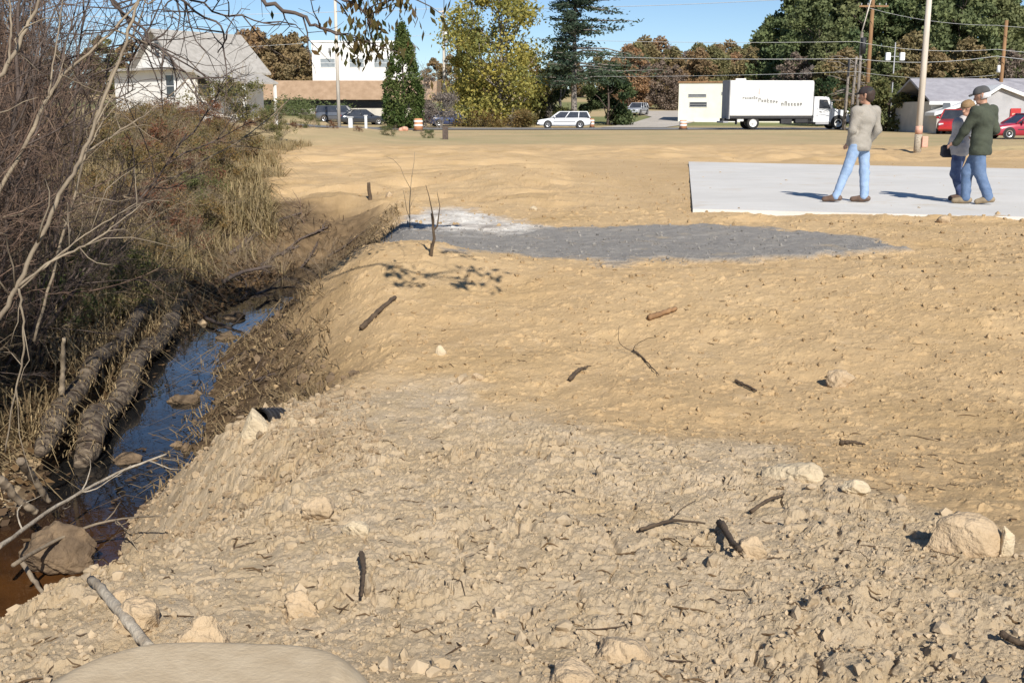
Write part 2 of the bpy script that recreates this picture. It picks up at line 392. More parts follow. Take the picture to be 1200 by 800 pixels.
def smooth_ground(x, y):
    zf = np.interp(y, FY, FZ) + np.interp(y, FARY, FARZ)
    zf = zf + 0.06 * fbm(x * 0.5, y * 0.5, 40, 3) * sst(9, 4, y) + 0.10 * fbm(x * .12, y * .10, 41, 3) * sst(15, 32, y) * sst(82, 60, y)
    # a low spoil ridge across the back of the sand and the mound corner by the ditch
    zf = zf + 0.30 * np.exp(-((y - 21 - 0.4 * x) / 2.2) ** 2) * sst(-5, -1, x) * sst(3.4, 1.2, x) * (0.6 + 0.5 * fbm(x * .7, y * .7, 42, 2))
    zf = zf + 0.16 * np.exp(-((y - 9.9) / 0.9) ** 2 - ((x + 1.0) / 0.9) ** 2)
    left = sst(-11, -30, x) * sst(26, 55, y); zf = zf + 1.0 * sst(-11, -30, x) * sst(40, 68, y) * sst(110, 80, y) + 0.45 * left
    zf = zf + 0.5 * sst(-5, -9, x) * sst(45, 56, y) * sst(74, 62, y)
    # graded ruts and low ridges in the sand behind the gravel
    sl = sst(2.2, .8, x) + sst(31, 34, y); zf = zf + 0.27 * np.clip(sl, 0, 1) * fbm(x * .33 + .1 * y, y * .75 - .15 * x, 46, 4) * sst(14.5, 17.5, y) * sst(52, 40, y)
    fe = np.abs((y - 14.25) + .035 * (x - 2.6)) ; zf = zf + .10 * np.exp(-(fe / .22) ** 2) * sst(2.4, 2.8, x) * np.clip(.25 + fbm(x * 1.8, y * 1.8, 47, 3), 0, 1)
    rl, rr = np.interp(y, _yl, _xl), np.interp(y, _yr, _xr)
    rr = rr + .09 * fbm(y * 1.7, x * .3, 140, 3) * sst(5.2, 6.2, y) * sst(15, 13, y)
    bw = np.interp(y, BY, BW)
    t = np.clip((x - rr) / bw, 0, 1); tb = t * t * (3 - 2 * t) * 0.55 + t * 0.45
    zr = -0.925 + (zf + 0.925) * tb + .045 * fbm(x * 3, y * 3, 141, 3) * (1 - t) * sst(5.4, 6.2, y)
    u = np.clip(rl - x, 0, None)
    zleft = np.interp(u, [0, 0.12, 0.9, 1.5, 2.6, 4.5, 8, 16, 60], [-0.98, -0.86, -0.72, -0.5, -0.02, 0.25, 0.45, 0.6, 0.6])
    zleft = zleft + np.interp(y, FARY, FARZ) + 1.0 * sst(-11, -30, x) * sst(40, 68, y) * sst(110, 80, y) + 0.25 * left
    zf = zf + 0.0
    far = sst(14.9, 18.5, y)
    xb_ = np.interp(y, [13, 14, 16, 20, 26, 35, 44, 52, 60], [-3.0, -3.3, -3.9, -5.0, -6.4, -8.4, -9.2, -9.5, -9.5])
    zl = zleft * (1 - far) + (zf + 0.55 * sst(0, 3.2, xb_ - x) * sst(64, 45, y)) * far
    zr = zr * (1 - far) + zf * far
    mid = np.clip((x - rl) / np.maximum(rr - rl, 0.02), 0, 1)
    w = np.where(x >= rr, 1.0, np.where(x <= rl, 0.0, mid))
    lump = 0.10 * fbm(x * 1.6, y * 1.6, 44, 3) * sst(14.8, 16, y) * sst(21, 17, y) * sst(-1.2, -2.2, x)
    dz = lump + np.where((x > rl) & (x < rr), -0.16 * np.sin(mid * math.pi), 0) * (1 - far)
    return zl * (1 - w) + zr * w + dz
GRAVEL = [atz(*p, 0.0)[:2] for p in [(425, 278), (445, 266), (480, 262), (560, 272), (640, 269), (760, 267), (835, 263), (930, 269), (1000, 277), (1060, 290), (1030, 297), (930, 305), (830, 309), (720, 311), (640, 312), (600, 307), (540, 311), (490, 304), (450, 296)]]
WHITE = [atz(*p, 0.0)[:2] for p in [(470, 256), (500, 247), (545, 246), (585, 254), (650, 268), (600, 276), (545, 277), (480, 270)]]
def zones(x, y):
    wx = x + 0.20 * fbm(x * 2.2, y * 2.2, 60, 3) + 0.09 * fbm(x * 9, y * 9, 61, 2); wy = y + 0.34 * fbm(x * 2.2 + 9, y * 2.2, 62, 3) + 0.12 * fbm(x * 9, y * 9, 63, 2)
    rl, rr = np.interp(y, _yl, _xl), np.interp(y, _yr, _xr)
    yb = np.interp(wx + 0.35 * fbm(x * 1.1, y * 1.1, 64, 3), [-2, -0.5, 0, 1.1, 1.45, 1.7, 2.1, 4], [6.4, 6.3, 5.6, 4.9, 4.0, 3.25, 2.6, 2.3])
    gray = sst(0.35, -0.35, wy - yb)
    gravel = np.zeros(np.shape(x)); white = gravel.copy(); mm_ = (y > 8) & (y < 18) & (np.abs(x) < 6)
    for a_ in range(9):
        ox, oy = (0, 0) if a_ == 0 else (.05 * math.cos(a_ * .785), .10 * math.sin(a_ * .785))
        gravel[mm_] += inpoly(wx[mm_] + ox, wy[mm_] + oy, GRAVEL) / 9; white[mm_] += inpoly(wx[mm_] + 2 * ox, wy[mm_] + 2 * oy, WHITE) / 9
    bw = np.interp(y, BY, BW)
    t = (x - rr) / bw + 0.25 * fbm(x * 1.7, y * 1.2, 65, 3)
    wet = np.where(x > rl - 0.2, sst(0.95, 0.35, t) * np.interp(y, [0, 4.8, 5.6, 6.2, 14, 16.5, 19], [0.12, 0.15, 0.35, 1, 1, 0.6, 0]), 0)  # dark soil zone; its colour also carries painted bank shade
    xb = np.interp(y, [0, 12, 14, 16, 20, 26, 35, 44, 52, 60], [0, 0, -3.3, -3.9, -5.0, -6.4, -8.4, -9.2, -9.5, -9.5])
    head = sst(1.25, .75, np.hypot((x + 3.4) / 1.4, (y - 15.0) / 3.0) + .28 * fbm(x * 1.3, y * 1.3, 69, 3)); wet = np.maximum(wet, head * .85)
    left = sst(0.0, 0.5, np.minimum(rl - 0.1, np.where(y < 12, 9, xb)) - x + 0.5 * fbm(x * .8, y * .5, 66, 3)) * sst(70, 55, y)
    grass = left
    # sand gives way to dry grass far out
    edge = 50 + 4 * fbm(x * .1, y * .1, 67, 3) + 0.25 * np.clip(x + 8, -40, 0) - 9 * sst(8, 26, x)
    far = sst(-3, 4, y - edge)
    green = sst(100, 106, y) * sst(0.3, 0.6, vnoise(x * .05, y * .05, 68)) * 0.8
    return gray, gravel, white, wet, grass, far, green
def clods(x, y, cell, s, thr):
    """angular lumps: steep broken sides, tilted flattish tops"""
    wx = x / cell + 0.30 * fbm(x / cell * 1.9, y / cell * 1.9, s, 3); wy = y / cell + 0.30 * fbm(x / cell * 1.9 + 5, y / cell * 1.9, s + 1, 3)
    f1, f2, idh = worley(wx, wy, s + 2)
    amp = np.clip((idh - thr) / (1 - thr), 0, 1); a = idh * 97.0
    top = np.clip((f2 - f1) * 3.2, 0, 1) * np.clip(2.0 * (1 - f1 / (0.45 + .4 * amp)), 0, 1)
    tilt = 0.75 + 0.45 * np.clip(np.cos(a) * (wx - np.floor(wx) - .5) + np.sin(a) * (wy - np.floor(wy) - .5), -1, 1)
    return (0.35 + 0.65 * amp) * (amp > 0) * top * tilt * cell
def crevice(x, y, cell, s, w):
    wx, wy = x / cell + .45 * fbm(x / cell * .9, y / cell * .9, s, 3), y / cell + .45 * fbm(x / cell * .9 + 7, y / cell * .9, s + 1, 3)
    f1, f2, idh = worley(wx, wy, s + 2)
    return np.clip(1 - (f2 - f1) / w, 0, 1) * (idh > .35) * cell
def ground_z(x, y, micro=True):
    x = np.asarray(x, float); y = np.asarray(y, float)
    z = smooth_ground(x, y)
    if not micro: return z
    gray, gravel, white, wet, grass, far, green = zones(x, y)
    sh = x.shape
    near = sst(34, 12, y)
    rough = np.clip(np.maximum(gray, wet * 0.9), 0, 1) * (1 - gravel)
    chan = (x - np.interp(y, _yr, _xr)) / np.interp(y, BY, BW); damp = np.where(y < 19, .16 + .84 * sst(-.02, .22, chan), 1); steep = .35 + .65 * sst(.4, 1.1, chan); rough = rough * damp * (.32 + .76 * sst(-.45, .45, fbm(x * 1.1, y * 1.1, 131, 3))) * (1 + .9 * sst(-.5, -1.4, x) * (gray > .3) * sst(.35, .8, chan))
    sandz = (1 - rough) * (1 - gravel) * near
    m = near * rough > 0.01
    b = np.zeros(sh)
    def put(msk, fn):
        if msk.any(): b[msk] += fn(x[msk], y[msk])
    put(m, lambda X, Y: rough[m] * near[m] * (0.05 * fbm(X * 1.9, Y * 1.9, 70, 4) + 0.17 * clods(X, Y, 0.20, 71, 0.72) + 0.22 * clods(X, Y, 0.085, 74, 0.55) + 0.014 * fbm(X * 7, Y * 7, 90, 6)))
    k = m & (y < 9)
    put(k, lambda X, Y: rough[k] * steep[k] * (0.23 * clods(X, Y, 0.036, 77, 0.35) + 0.20 * clods(X, Y, 0.017, 80, 0.35) - 0.13 * crevice(X, Y, .17, 101, .14) * sst(-.1, .3, fbm(X * 1.4, Y * 1.4, 111, 2)) - 0.10 * crevice(X, Y, .065, 105, .2) * sst(-.2, .2, fbm(X * 3, Y * 3, 112, 2)) + 0.009 * np.abs(fbm(X * 30, Y * 30, 113, 3))))
    q = sandz > 0.01
    put(q, lambda X, Y: sandz[q] * (0.028 * fbm(X * 1.3, Y * 1.3, 82, 4) + 0.010 * fbm(X * 6, Y * 6, 93, 3) + 0.20 * clods(X, Y, 0.12, 83, 0.90) + 0.26 * clods(X, Y, 0.05, 86, 0.8) + 0.22 * clods(X, Y, 0.024, 97, 0.7) * (y[q] < 9) + 0.05 * np.clip(fbm(X * .9, Y * 1.5, 121, 4), -1, .1) + 0.005 * fbm(X * 18, Y * 18, 122, 3)))
    g = gravel > 0
    put(g, lambda X, Y: gravel[g] * (0.014 * fbm(X * 9, Y * 9, 88, 4) + 0.03 * fbm(X, Y, 89, 3) + .02))
    lf = grass > 0.01
    put(lf, lambda X, Y: grass[lf] * sst(0, .6, np.interp(Y, _yl, _xl) - X) * 0.07 * fbm(X * 2, Y * 2, 91, 4))
    return z + b
def gz(x, y): return float(ground_z(np.array([x]), np.array([y]))[0])
def hit(px, py):
    r = ray(px, py); t = np.geomspace(1.2, 300, 4000)
    P = np.array([0, 0, CAMZ])[None] + r[None] * t[:, None]
    below = P[:, 2] < ground_z(P[:, 0], P[:, 1], micro=False) + 0.01
    i = int(np.argmax(below)); p = P[i].copy(); p[2] = gz(p[0], p[1]); return p

th = np.concatenate([np.linspace(-88, -37, 60)[:-1], np.linspace(-37, 37, 1180), np.linspace(37, 88, 60)[1:]]) * math.pi / 180
rr_ = np.concatenate([np.geomspace(1.1, 16, 860)[:-1], np.geomspace(16, 60, 150)[:-1], np.geomspace(60, 2600, 110)])
TH, RR = np.meshgrid(th, rr_)
GX, GY = (RR * np.sin(TH)), (RR * np.cos(TH))
GZ = ground_z(GX, GY)
Z = zones(GX, GY)
nr, nt_ = GX.shape
i = (np.arange(nr - 1)[:, None] * nt_ + np.arange(nt_ - 1)[None, :])
Q = np.stack([i, i + 1, i + nt_ + 1, i + nt_], -1).reshape(-1, 4)
fg = (Z[1].ravel()[Q].mean(1) > 0.5) | (Z[2].ravel()[Q].mean(1) > 0.5)
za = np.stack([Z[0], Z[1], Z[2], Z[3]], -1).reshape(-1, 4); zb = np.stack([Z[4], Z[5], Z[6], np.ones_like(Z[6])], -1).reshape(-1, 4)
m, nt, bs = nodes('ground_soil')
bs.inputs['Roughness'].default_value = 0.95; bs.inputs['Specular IOR Level'].default_value = 0.15
A = N(nt, 'ShaderNodeAttribute'); A.attribute_name = 'za'; B = N(nt, 'ShaderNodeAttribute'); B.attribute_name = 'zb'
sa = N(nt, 'ShaderNodeSeparateColor'); nt.links.new(A.outputs['Color'], sa.inputs[0])
sb = N(nt, 'ShaderNodeSeparateColor'); nt.links.new(B.outputs['Color'], sb.inputs[0])
n1, n2, n3, n4 = noise_out(nt, 0.9, 6), noise_out(nt, 7, 6), noise_out(nt, 55, 4), noise_out(nt, 0.12, 4)
tan = mixc(nt, ramp(nt, n1, 0.32, 0.68), (0.575, 0.41, 0.225), (0.505, 0.35, 0.185))
tan = mixc(nt, ramp(nt, n2, 0.55, 0.8), tan, (0.58, 0.43, 0.26))
tan = mixc(nt, ramp(nt, n3, 0.58, 0.74), tan, (0.43, 0.29, 0.145))
tan = mixc(nt, ramp(nt, noise_out(nt, 2.6, 8, 0.7), 0.50, 0.72), tan, (0.53, 0.375, 0.20))
gry = mixc(nt, ramp(nt, n1, 0.3, 0.7), (0.56, 0.445, 0.305), (0.50, 0.395, 0.265))
gry = mixc(nt, ramp(nt, n2, 0.40, 0.75), gry, (0.49, 0.37, 0.22))
gry = mixc(nt, ramp(nt, n3, 0.60, 0.78), gry, (0.59, 0.485, 0.34))
gry = mixc(nt, ramp(nt, noise_out(nt, 21, 6, 0.7), 0.58, 0.68), gry, (0.40, 0.30, 0.18))
tan = mixc(nt, ramp(nt, noise_out(nt, 0.55, 5, 0.6), 0.52, 0.70), tan, (0.46, 0.315, 0.155))
gry = mixc(nt, ramp(nt, noise_out(nt, 0.8, 6, 0.65), 0.50, 0.68), gry, (0.45, 0.33, 0.19))
col = mixc(nt, sa.outputs[0], tan, gry)
wet_shade = mixc(nt, ramp(nt, n2, 0.35, 0.65), (0.055, 0.036, 0.022), (0.185, 0.125, 0.07))  # dark bank soil, darkened further to carry the bank's cast shadow
col = mixc(nt, A.outputs['Alpha'], col, wet_shade)
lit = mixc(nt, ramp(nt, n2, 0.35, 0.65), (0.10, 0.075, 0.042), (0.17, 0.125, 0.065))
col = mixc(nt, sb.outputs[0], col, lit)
dry = mixc(nt, ramp(nt, n1, 0.3, 0.7), (0.52, 0.39, 0.22), (0.43, 0.33, 0.18))
dry = mixc(nt, ramp(nt, n4, 0.45, 0.7), dry, (0.36, 0.31, 0.165))
col = mixc(nt, sb.outputs[1], col, dry)
col = mixc(nt, sb.outputs[2], col, (0.13, 0.17, 0.06))
grv = mixc(nt, ramp(nt, n2, 0.3, 0.7), (0.235, 0.22, 0.20), (0.295, 0.275, 0.25))
grv = mixc(nt, ramp(nt, n3, 0.58, 0.74), grv, (0.42, 0.39, 0.35))
grv = mixc(nt, ramp(nt, n1, 0.55, 0.75), grv, (0.38, 0.335, 0.275))
grv = mixc(nt, ramp(nt, noise_out(nt, 1.7, 7, 0.65), 0.58, 0.76), grv, (0.42, 0.33, 0.215))
col = mixc(nt, sa.outputs[1], col, grv)
whc = mixc(nt, ramp(nt, noise_out(nt, 2.4, 7, 0.7), 0.42, 0.64), (0.72, 0.68, 0.61), (0.34, 0.30, 0.26))
col = mixc(nt, sa.outputs[2], col, whc)
nt.links.new(col, bs.inputs['Base Color'])
bp = N(nt, 'ShaderNodeBump'); bp.inputs['Strength'].default_value = 0.7; bp.inputs['Distance'].default_value = 0.02
nt.links.new(noise_out(nt, 60, 10, 0.8), bp.inputs['Height']); nt.links.new(bp.outputs[0], bs.inputs['Normal'])
M['soil'] = m
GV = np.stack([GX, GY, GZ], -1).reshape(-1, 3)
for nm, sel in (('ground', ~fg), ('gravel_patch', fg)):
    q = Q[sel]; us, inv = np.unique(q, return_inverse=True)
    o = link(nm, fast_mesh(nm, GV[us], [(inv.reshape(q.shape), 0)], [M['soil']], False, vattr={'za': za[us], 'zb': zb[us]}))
    o['kind'] = 'structure'
del GX, GY, RR, TH

# the water in the ditch
m, nt, bs = nodes('ditch_water')
bs.inputs['Roughness'].default_value = 0.015; bs.inputs['IOR'].default_value = 1.45; bs.inputs['Specular IOR Level'].default_value = 0.6
tc = N(nt, 'ShaderNodeTexCoord'); sx = N(nt, 'ShaderNodeSeparateXYZ'); nt.links.new(tc.outputs['Object'], sx.inputs[0])
sh1 = N(nt, 'ShaderNodeMath', operation='ADD'); nt.links.new(sx.outputs[1], sh1.inputs[0]); nt.links.new(noise_out(nt, 2.2, 4), sh1.inputs[1]); shal = ramp(nt, sh1.outputs[0], 6.6, 5.3)                       # shallow silty end
wc = mixc(nt, ramp(nt, noise_out(nt, 3, 5), 0.35, 0.7), (0.10, 0.042, 0.012), (0.035, 0.016, 0.007))
nt.links.new(mixc(nt, shal, (0.012, 0.012, 0.012), wc), bs.inputs['Base Color'])
bp = N(nt, 'ShaderNodeBump'); bp.inputs['Strength'].default_value = 0.045; bp.inputs['Distance'].default_value = 0.03
nt.links.new(noise_out(nt, 5, 3, 0.5), bp.inputs['Height']); nt.links.new(bp.outputs[0], bs.inputs['Normal'])
M['water'] = m
ys = np.linspace(1.0, 17.5, 60); V = []
for y in ys: V += [(np.interp(y, _yl, _xl) - 0.12, y, WZ), (np.interp(y, _yr, _xr) + 0.42, y, WZ)]
k = np.arange(len(ys) - 1)[:, None] * 2
o = link('ditch_water', fast_mesh('ditch_water', V, [(np.concatenate([k, k + 1, k + 3, k + 2], 1), 0)], [M['water']])); o['kind'] = 'structure'

# concrete slab
m, nt, bs = nodes('pale_concrete')
bs.inputs['Roughness'].default_value = 0.85
c = mixc(nt, ramp(nt, noise_out(nt, 0.5, 5), 0.35, 0.7), (0.66, 0.635, 0.59), (0.57, 0.55, 0.51))
c = mixc(nt, ramp(nt, noise_out(nt, 2.2, 5, 0.7, stretch=(0.3, 2, 1)), 0.52, 0.75), c, (0.70, 0.68, 0.64))
c = mixc(nt, ramp(nt, noise_out(nt, 0.9, 8, 0.75), 0.55, 0.74), c, (0.54, 0.46, 0.35))
nt.links.new(c, bs.inputs['Base Color']); M['concrete'] = m
SL = [atz(812, 244, 0.05), atz(807, 189, 0.05), atz(1230, 200, 0.05), atz(1230, 259, 0.05)]
SLx = [tuple(SL[0][:2]), tuple(SL[1][:2]), (SL[2][0] + 6, SL[2][1] - 2.0), (SL[3][0] + 5, SL[3][1] - 0.8)]
b = MB(); b.prism([(p[0], p[1]) for p in SLx], 2, -0.15, 0.04)
o = b.build('concrete_slab', M['concrete']); o['kind'] = 'structure'

# road, drive behind it
M['asphalt'] = mat('asphalt', (0.17, 0.165, 0.165), (0.21, 0.205, 0.20), 0.9, 1.5, 0.2, 30)
M['drive'] = mat('pale_drive', (0.50, 0.45, 0.39), (0.42, 0.38, 0.33), 0.9, 0.5)
M['lane_paint'] = mat('lane_paint', (0.65, 0.62, 0.52), (0.5, 0.48, 0.4), 0.8, 2)
def sheet(name, pts_l, pts_r, dz, m, seg=60):
    V = []
    for i in range(seg + 1):
        t = i / seg
        for P in (pts_l, pts_r):
            s = t * (len(P) - 1); j = min(int(s), len(P) - 2); f = s - j
            x, y = P[j][0] * (1 - f) + P[j + 1][0] * f, P[j][1] * (1 - f) + P[j + 1][1] * f
            V.append((x, y, float(smooth_ground(np.array([x]), np.array([y]))[0]) + dz))
    k = np.arange(seg)[:, None] * 2
    o = link(name, fast_mesh(name, V, [(np.concatenate([k, k + 2, k + 3, k + 1], 1), 0)], [m], True)); o['kind'] = 'structure'; return o
sheet('road', [(-160, 97.5), (160, 97.5)], [(-160, 86.5), (160, 86.5)], 0.03, M['asphalt'])
sheet('road_marking', [(-160, 92.2), (160, 92.2)], [(-160, 91.9), (160, 91.9)], 0.036, M['lane_paint'])
dp = [at(735, 150, 98), at(775, 143, 112), at(790, 137, 128), at(765, 133, 150)]
sheet('driveway', [(p[0] - 2.6, p[1]) for p in dp], [(p[0] + 3.4, p[1]) for p in dp], 0.05, M['drive'])
def gs(x, y): return float(smooth_ground(np.array([float(x)]), np.array([float(y)]))[0])
def spot(px, d):
    """the point on the ground under photo column px at forward distance d"""
    x = (px - 600) / FPX * d / (CP + SP * math.tan(PITCH))
    return np.array([x, d, gs(x, d)])

# ------------------------------------------------------------------ vegetation builders
def leaf_quads(C, size, r, flat=0.0, aspect=0.6, stretch=None):
    n = len(C)
    a = r.normal(size=(n, 3)); a[:, 2] *= (1 - flat)
    if stretch is not None: a = a * 0.35 + stretch
    a /= np.linalg.norm(a, axis=1)[:, None] + 1e-9
    b = np.cross(a, r.normal(size=(n, 3)) * np.array([1, 1, 1 - flat * .6]) + np.array([0, 0, flat])); b /= np.linalg.norm(b, axis=1)[:, None] + 1e-9
    s = (size * r.uniform(0.6, 1.35, n))[:, None]
    V = np.stack([C - a * s, C + b * s * aspect, C + a * s, C - b * s * aspect], 1).reshape(-1, 3)
    return V, np.arange(4 * n).reshape(n, 4)
def clump_leaves(mb, c, rad, n, size, r, tint0, flat=0.0, shell=0.45, tj=0.18, aspect=0.6):
    d = r.normal(size=(n, 3)); d /= np.linalg.norm(d, axis=1)[:, None]
    q = (shell + (1 - shell) * r.random(n) ** 0.7)[:, None]
    q *= 1 + 0.25 * r.normal(size=(n, 1)) * 0.6
    C = np.array(c) + d * q * np.array(rad)
    V, F = leaf_quads(C, size, r, flat, aspect)
    mb.add(V, F, 0, np.clip(tint0 + tj * r.normal(size=n), 0, 1))
def curve(p0, p1, bend, k=6, r=rng):
    t = np.linspace(0, 1, k)[:, None]; p0, p1 = np.array(p0, float), np.array(p1, float)
    L = np.linalg.norm(p1 - p0)
    o = r.normal(size=3) * bend * L
    return p0 + (p1 - p0) * t + o * (np.sin(t * math.pi)) + np.concatenate([[[0, 0, 0]], r.normal(size=(k - 2, 3)) * bend * L * 0.18, [[0, 0, 0]]])
def broadleaf(seed, h, w, base, nclump, nleaf, lsize, trunk_r=0.18, shape='round'):
    """returns (trunk mesh builder, crown mesh builder) of an uneven tree"""
    r = np.random.default_rng(seed); T, K = MB(), MB()
    top = np.array([r.normal() * .3, r.normal() * .3, h * 0.9])
    tr = curve((0, 0, -0.3), top, 0.03, 8, r); T.tube(tr, np.linspace(trunk_r, trunk_r * .15, 8), 7)
    for i in range(nclump):
        f = (i + r.random()) / nclump
        z = base + (h - base) * f
        prof = (math.sin(math.pi * min(1, 0.18 + f * 0.80)) ** 0.7 if shape == 'round' else (1 - f) ** 0.8 + 0.06)
        rad = w / 2 * prof * math.sqrt(r.uniform(0.12, 1.0))
        an = r.uniform(0, 2 * math.pi)
        c = np.array([math.cos(an) * rad, math.sin(an) * rad, z])
        s = w * r.uniform(0.10, 0.20) * (1.15 - 0.5 * f)
        clump_leaves(K, c, (s, s, s * 0.75), int(nleaf / nclump * r.uniform(.6, 1.4)), lsize, r, r.uniform(0.1, 0.9))
        if i % 2 == 0:
            zz = max(base * 0.6, z - rad * 0.7); q = tr[int(np.clip(zz / h * 8, 0, 7))]
            T.tube(curve(q, c, 0.06, 5, r), np.linspace(trunk_r * .4, 0.02, 5), 5)
    return T, K
def conifer(seed, h, w, base, lsize, trunk_r=0.2, gap=0.0, spread=1.0, whorl=0.55, tuft=26, lean=None):
    r = np.random.default_rng(seed); T, K = MB(), MB()
    T.tube(curve((0, 0, -0.3), (0, 0, h), 0.008, 9, r), np.linspace(trunk_r, trunk_r * .12, 9), 8)
    z = base
    while z < h - 0.2:
        f = (z - base) / (h - base)
        L0 = w / 2 * ((1 - f) ** 0.75 * 0.95 + 0.05)
        nb = r.integers(4, 7); a0 = r.random() * 6.3
        for b in range(nb):
            if r.random() < gap: continue
            an = a0 + b * 6.283 / nb + r.normal() * .25; L = L0 * r.uniform(0.5, 1.18)
            if lean is not None: L *= 1 + 0.45 * math.cos(an - lean)
            d = np.array([math.cos(an), math.sin(an), 0]); e = np.array([0, 0, z]) + d * L + np.array([0, 0, L * r.uniform(-0.15, 0.22)])
            pts = curve((0, 0, z), e, 0.05, 5, r); T.tube(pts, np.linspace(0.06 * trunk_r / .2, 0.015, 5), 4)
            t0 = r.uniform(0.1, 0.9)
            for s in np.arange(0.25, 1.04, 0.17):
                c = pts[0] + (pts[-1] - pts[0]) * s
                sz = 0.16 * L0 * (0.55 + .6 * s) + .18
                clump_leaves(K, c, (sz * spread, sz * spread, sz * 0.42), int(tuft * r.uniform(.6, 1.3)), lsize, r, t0, flat=0.5, shell=0.1, aspect=0.32)
        z += whorl * r.uniform(0.7, 1.3) * (1.2 - 0.5 * f)
    return T, K
def tree(name, loc, TK, bark, leaf, label, group=None, rz=0):
    o = thing(name, loc, label, 'tree', group, rz)
    TK[0].build('trunk', bark, o, True, fix=False); TK[1].build('crown', leaf, o, tint=True)
    return o
def shrub_lines(seed, h, spread, nstem, depth=3, kids=5, r0=0.02, lean=(0, 0)):
    """a bare multi-stemmed shrub: list of (points, radii, level)"""
    r = np.random.default_rng(seed); out = []
    def grow(p, d, L, rad, lv):
        k = 6; pts = [p]; q = d.copy()
        for i in range(k - 1):
            q = q + r.normal(size=3) * (0.10 + .05 * lv); q[2] += 0.015 if lv < 2 else -0.02; q /= np.linalg.norm(q)
            pts.append(pts[-1] + q * L / (k - 1))
        pts = np.array(pts); out.append((pts, np.linspace(rad, rad * .4, k), lv))
        if lv >= depth: return
        for j in range(kids if lv else kids + 1):
            t = r.uniform(0.25, 0.98); i = int(t * (k - 1)); f = t * (k - 1) - i
            b = pts[i] * (1 - f) + pts[min(i + 1, k - 1)] * f
            dd = q * 0.45 + d * 0.5 + r.normal(size=3) * 0.55; dd /= np.linalg.norm(dd)
            grow(b, dd, L * r.uniform(0.28, 0.55), rad * 0.5, lv + 1)
    for s in range(nstem):
        an = r.uniform(0, 6.283); d = np.array([math.cos(an) * spread + lean[0], math.sin(an) * spread + lean[1], 1.0]); d /= np.linalg.norm(d)
        grow(np.array([math.cos(an) * .12, math.sin(an) * .12, -0.08]), d, h * r.uniform(0.6, 1.05), r0 * r.uniform(.7, 1.3), 0)
    return out
def lines_mb(lines):
    mb = MB()
    for p, rad, lv in lines: mb.tube(p, rad, 6 if lv == 0 else (4 if lv == 1 else 3), cap=False)
    return mb
def blades(n, pos, h, wid, r, lean=0.5, drop=0.35, tint=(0, 1), dirb=(0, 0)):
    """curved grass blades; pos (n,3)"""
    an = r.uniform(0, 6.283, n); d = np.stack([np.cos(an) + dirb[0], np.sin(an) + dirb[1], np.zeros(n)], 1); s = np.stack([-np.sin(an), np.cos(an), np.zeros(n)], 1)
    H = (h * r.uniform(0.5, 1.25, n))[:, None]; ln = (lean * np.abs(r.normal(size=n)))[:, None]
    up = np.array([0, 0, 1.0]); w = (wid * r.uniform(.7, 1.3, n))[:, None]
    p1 = pos + up * H * 0.55 + d * H * ln * 0.35; p2 = pos + up * H * (0.95 - drop * ln) + d * H * ln
    V = np.stack([pos - s * w, pos + s * w, p1 - s * w * .8, p1 + s * w * .8, p2 - s * w * .15, p2 + s * w * .15], 1).reshape(-1, 3)
    k = np.arange(n)[:, None] * 6
    F = np.concatenate([k + np.array([[0, 1, 3, 2]]), k + np.array([[2, 3, 5, 4]])], 0)
    t = np.tile(r.uniform(*tint, n), 2)
    return V, F, t

L = {}
L['yellow'] = leaf_mat('yellow_green_leaves', (0.48, 0.40, 0.10), (0.22, 0.235, 0.075), trans=.4)
L['cone'] = leaf_mat('arborvitae_sprays', (0.05, 0.085, 0.02), (0.13, 0.155, 0.045))
L['pine'] = leaf_mat('pine_needles', (0.03, 0.055, 0.04), (0.085, 0.115, 0.065))
L['ever'] = leaf_mat('dark_evergreen_leaves', (0.03, 0.055, 0.022), (0.09, 0.115, 0.045))
L['rust'] = leaf_mat('autumn_leaves', (0.40, 0.235, 0.12), (0.28, 0.19, 0.115), (0.19, 0.20, 0.085), objvar=0.95, trans=.3)
L['olive'] = leaf_mat('olive_leaves', (0.13, 0.14, 0.05), (0.20, 0.165, 0.06), (0.075, 0.115, 0.045), objvar=0.8)
L['hillpine'] = leaf_mat('hill_conifer_needles', (0.085, 0.135, 0.06), (0.19, 0.235, 0.095), (0.21, 0.20, 0.09), objvar=0.6, trans=.3)
L['greyleaf'] = leaf_mat('grey_bare_twiggery', (0.26, 0.225, 0.195), (0.17, 0.14, 0.12), (0.24, 0.165, 0.11), objvar=0.6)
L['brush'] = leaf_mat('dry_brush_leaves', (0.22, 0.135, 0.05), (0.13, 0.125, 0.05))
L['brushred'] = leaf_mat('russet_brush_leaves', (0.22, 0.09, 0.05), (0.13, 0.085, 0.045))
L['grass'] = leaf_mat('dry_grass_blades', (0.47, 0.36, 0.20), (0.245, 0.195, 0.09), trans=0.3)
L['straw'] = leaf_mat('dead_straw', (0.46, 0.35, 0.19), (0.17, 0.115, 0.06), trans=0.2)
L['dark_litter'] = leaf_mat('dead_leaf_litter', (0.17, 0.105, 0.05), (0.07, 0.045, 0.028), trans=0.15)
L['oak'] = leaf_mat('hanging_leaves', (0.045, 0.07, 0.02), (0.16, 0.085, 0.03), trans=0.3)

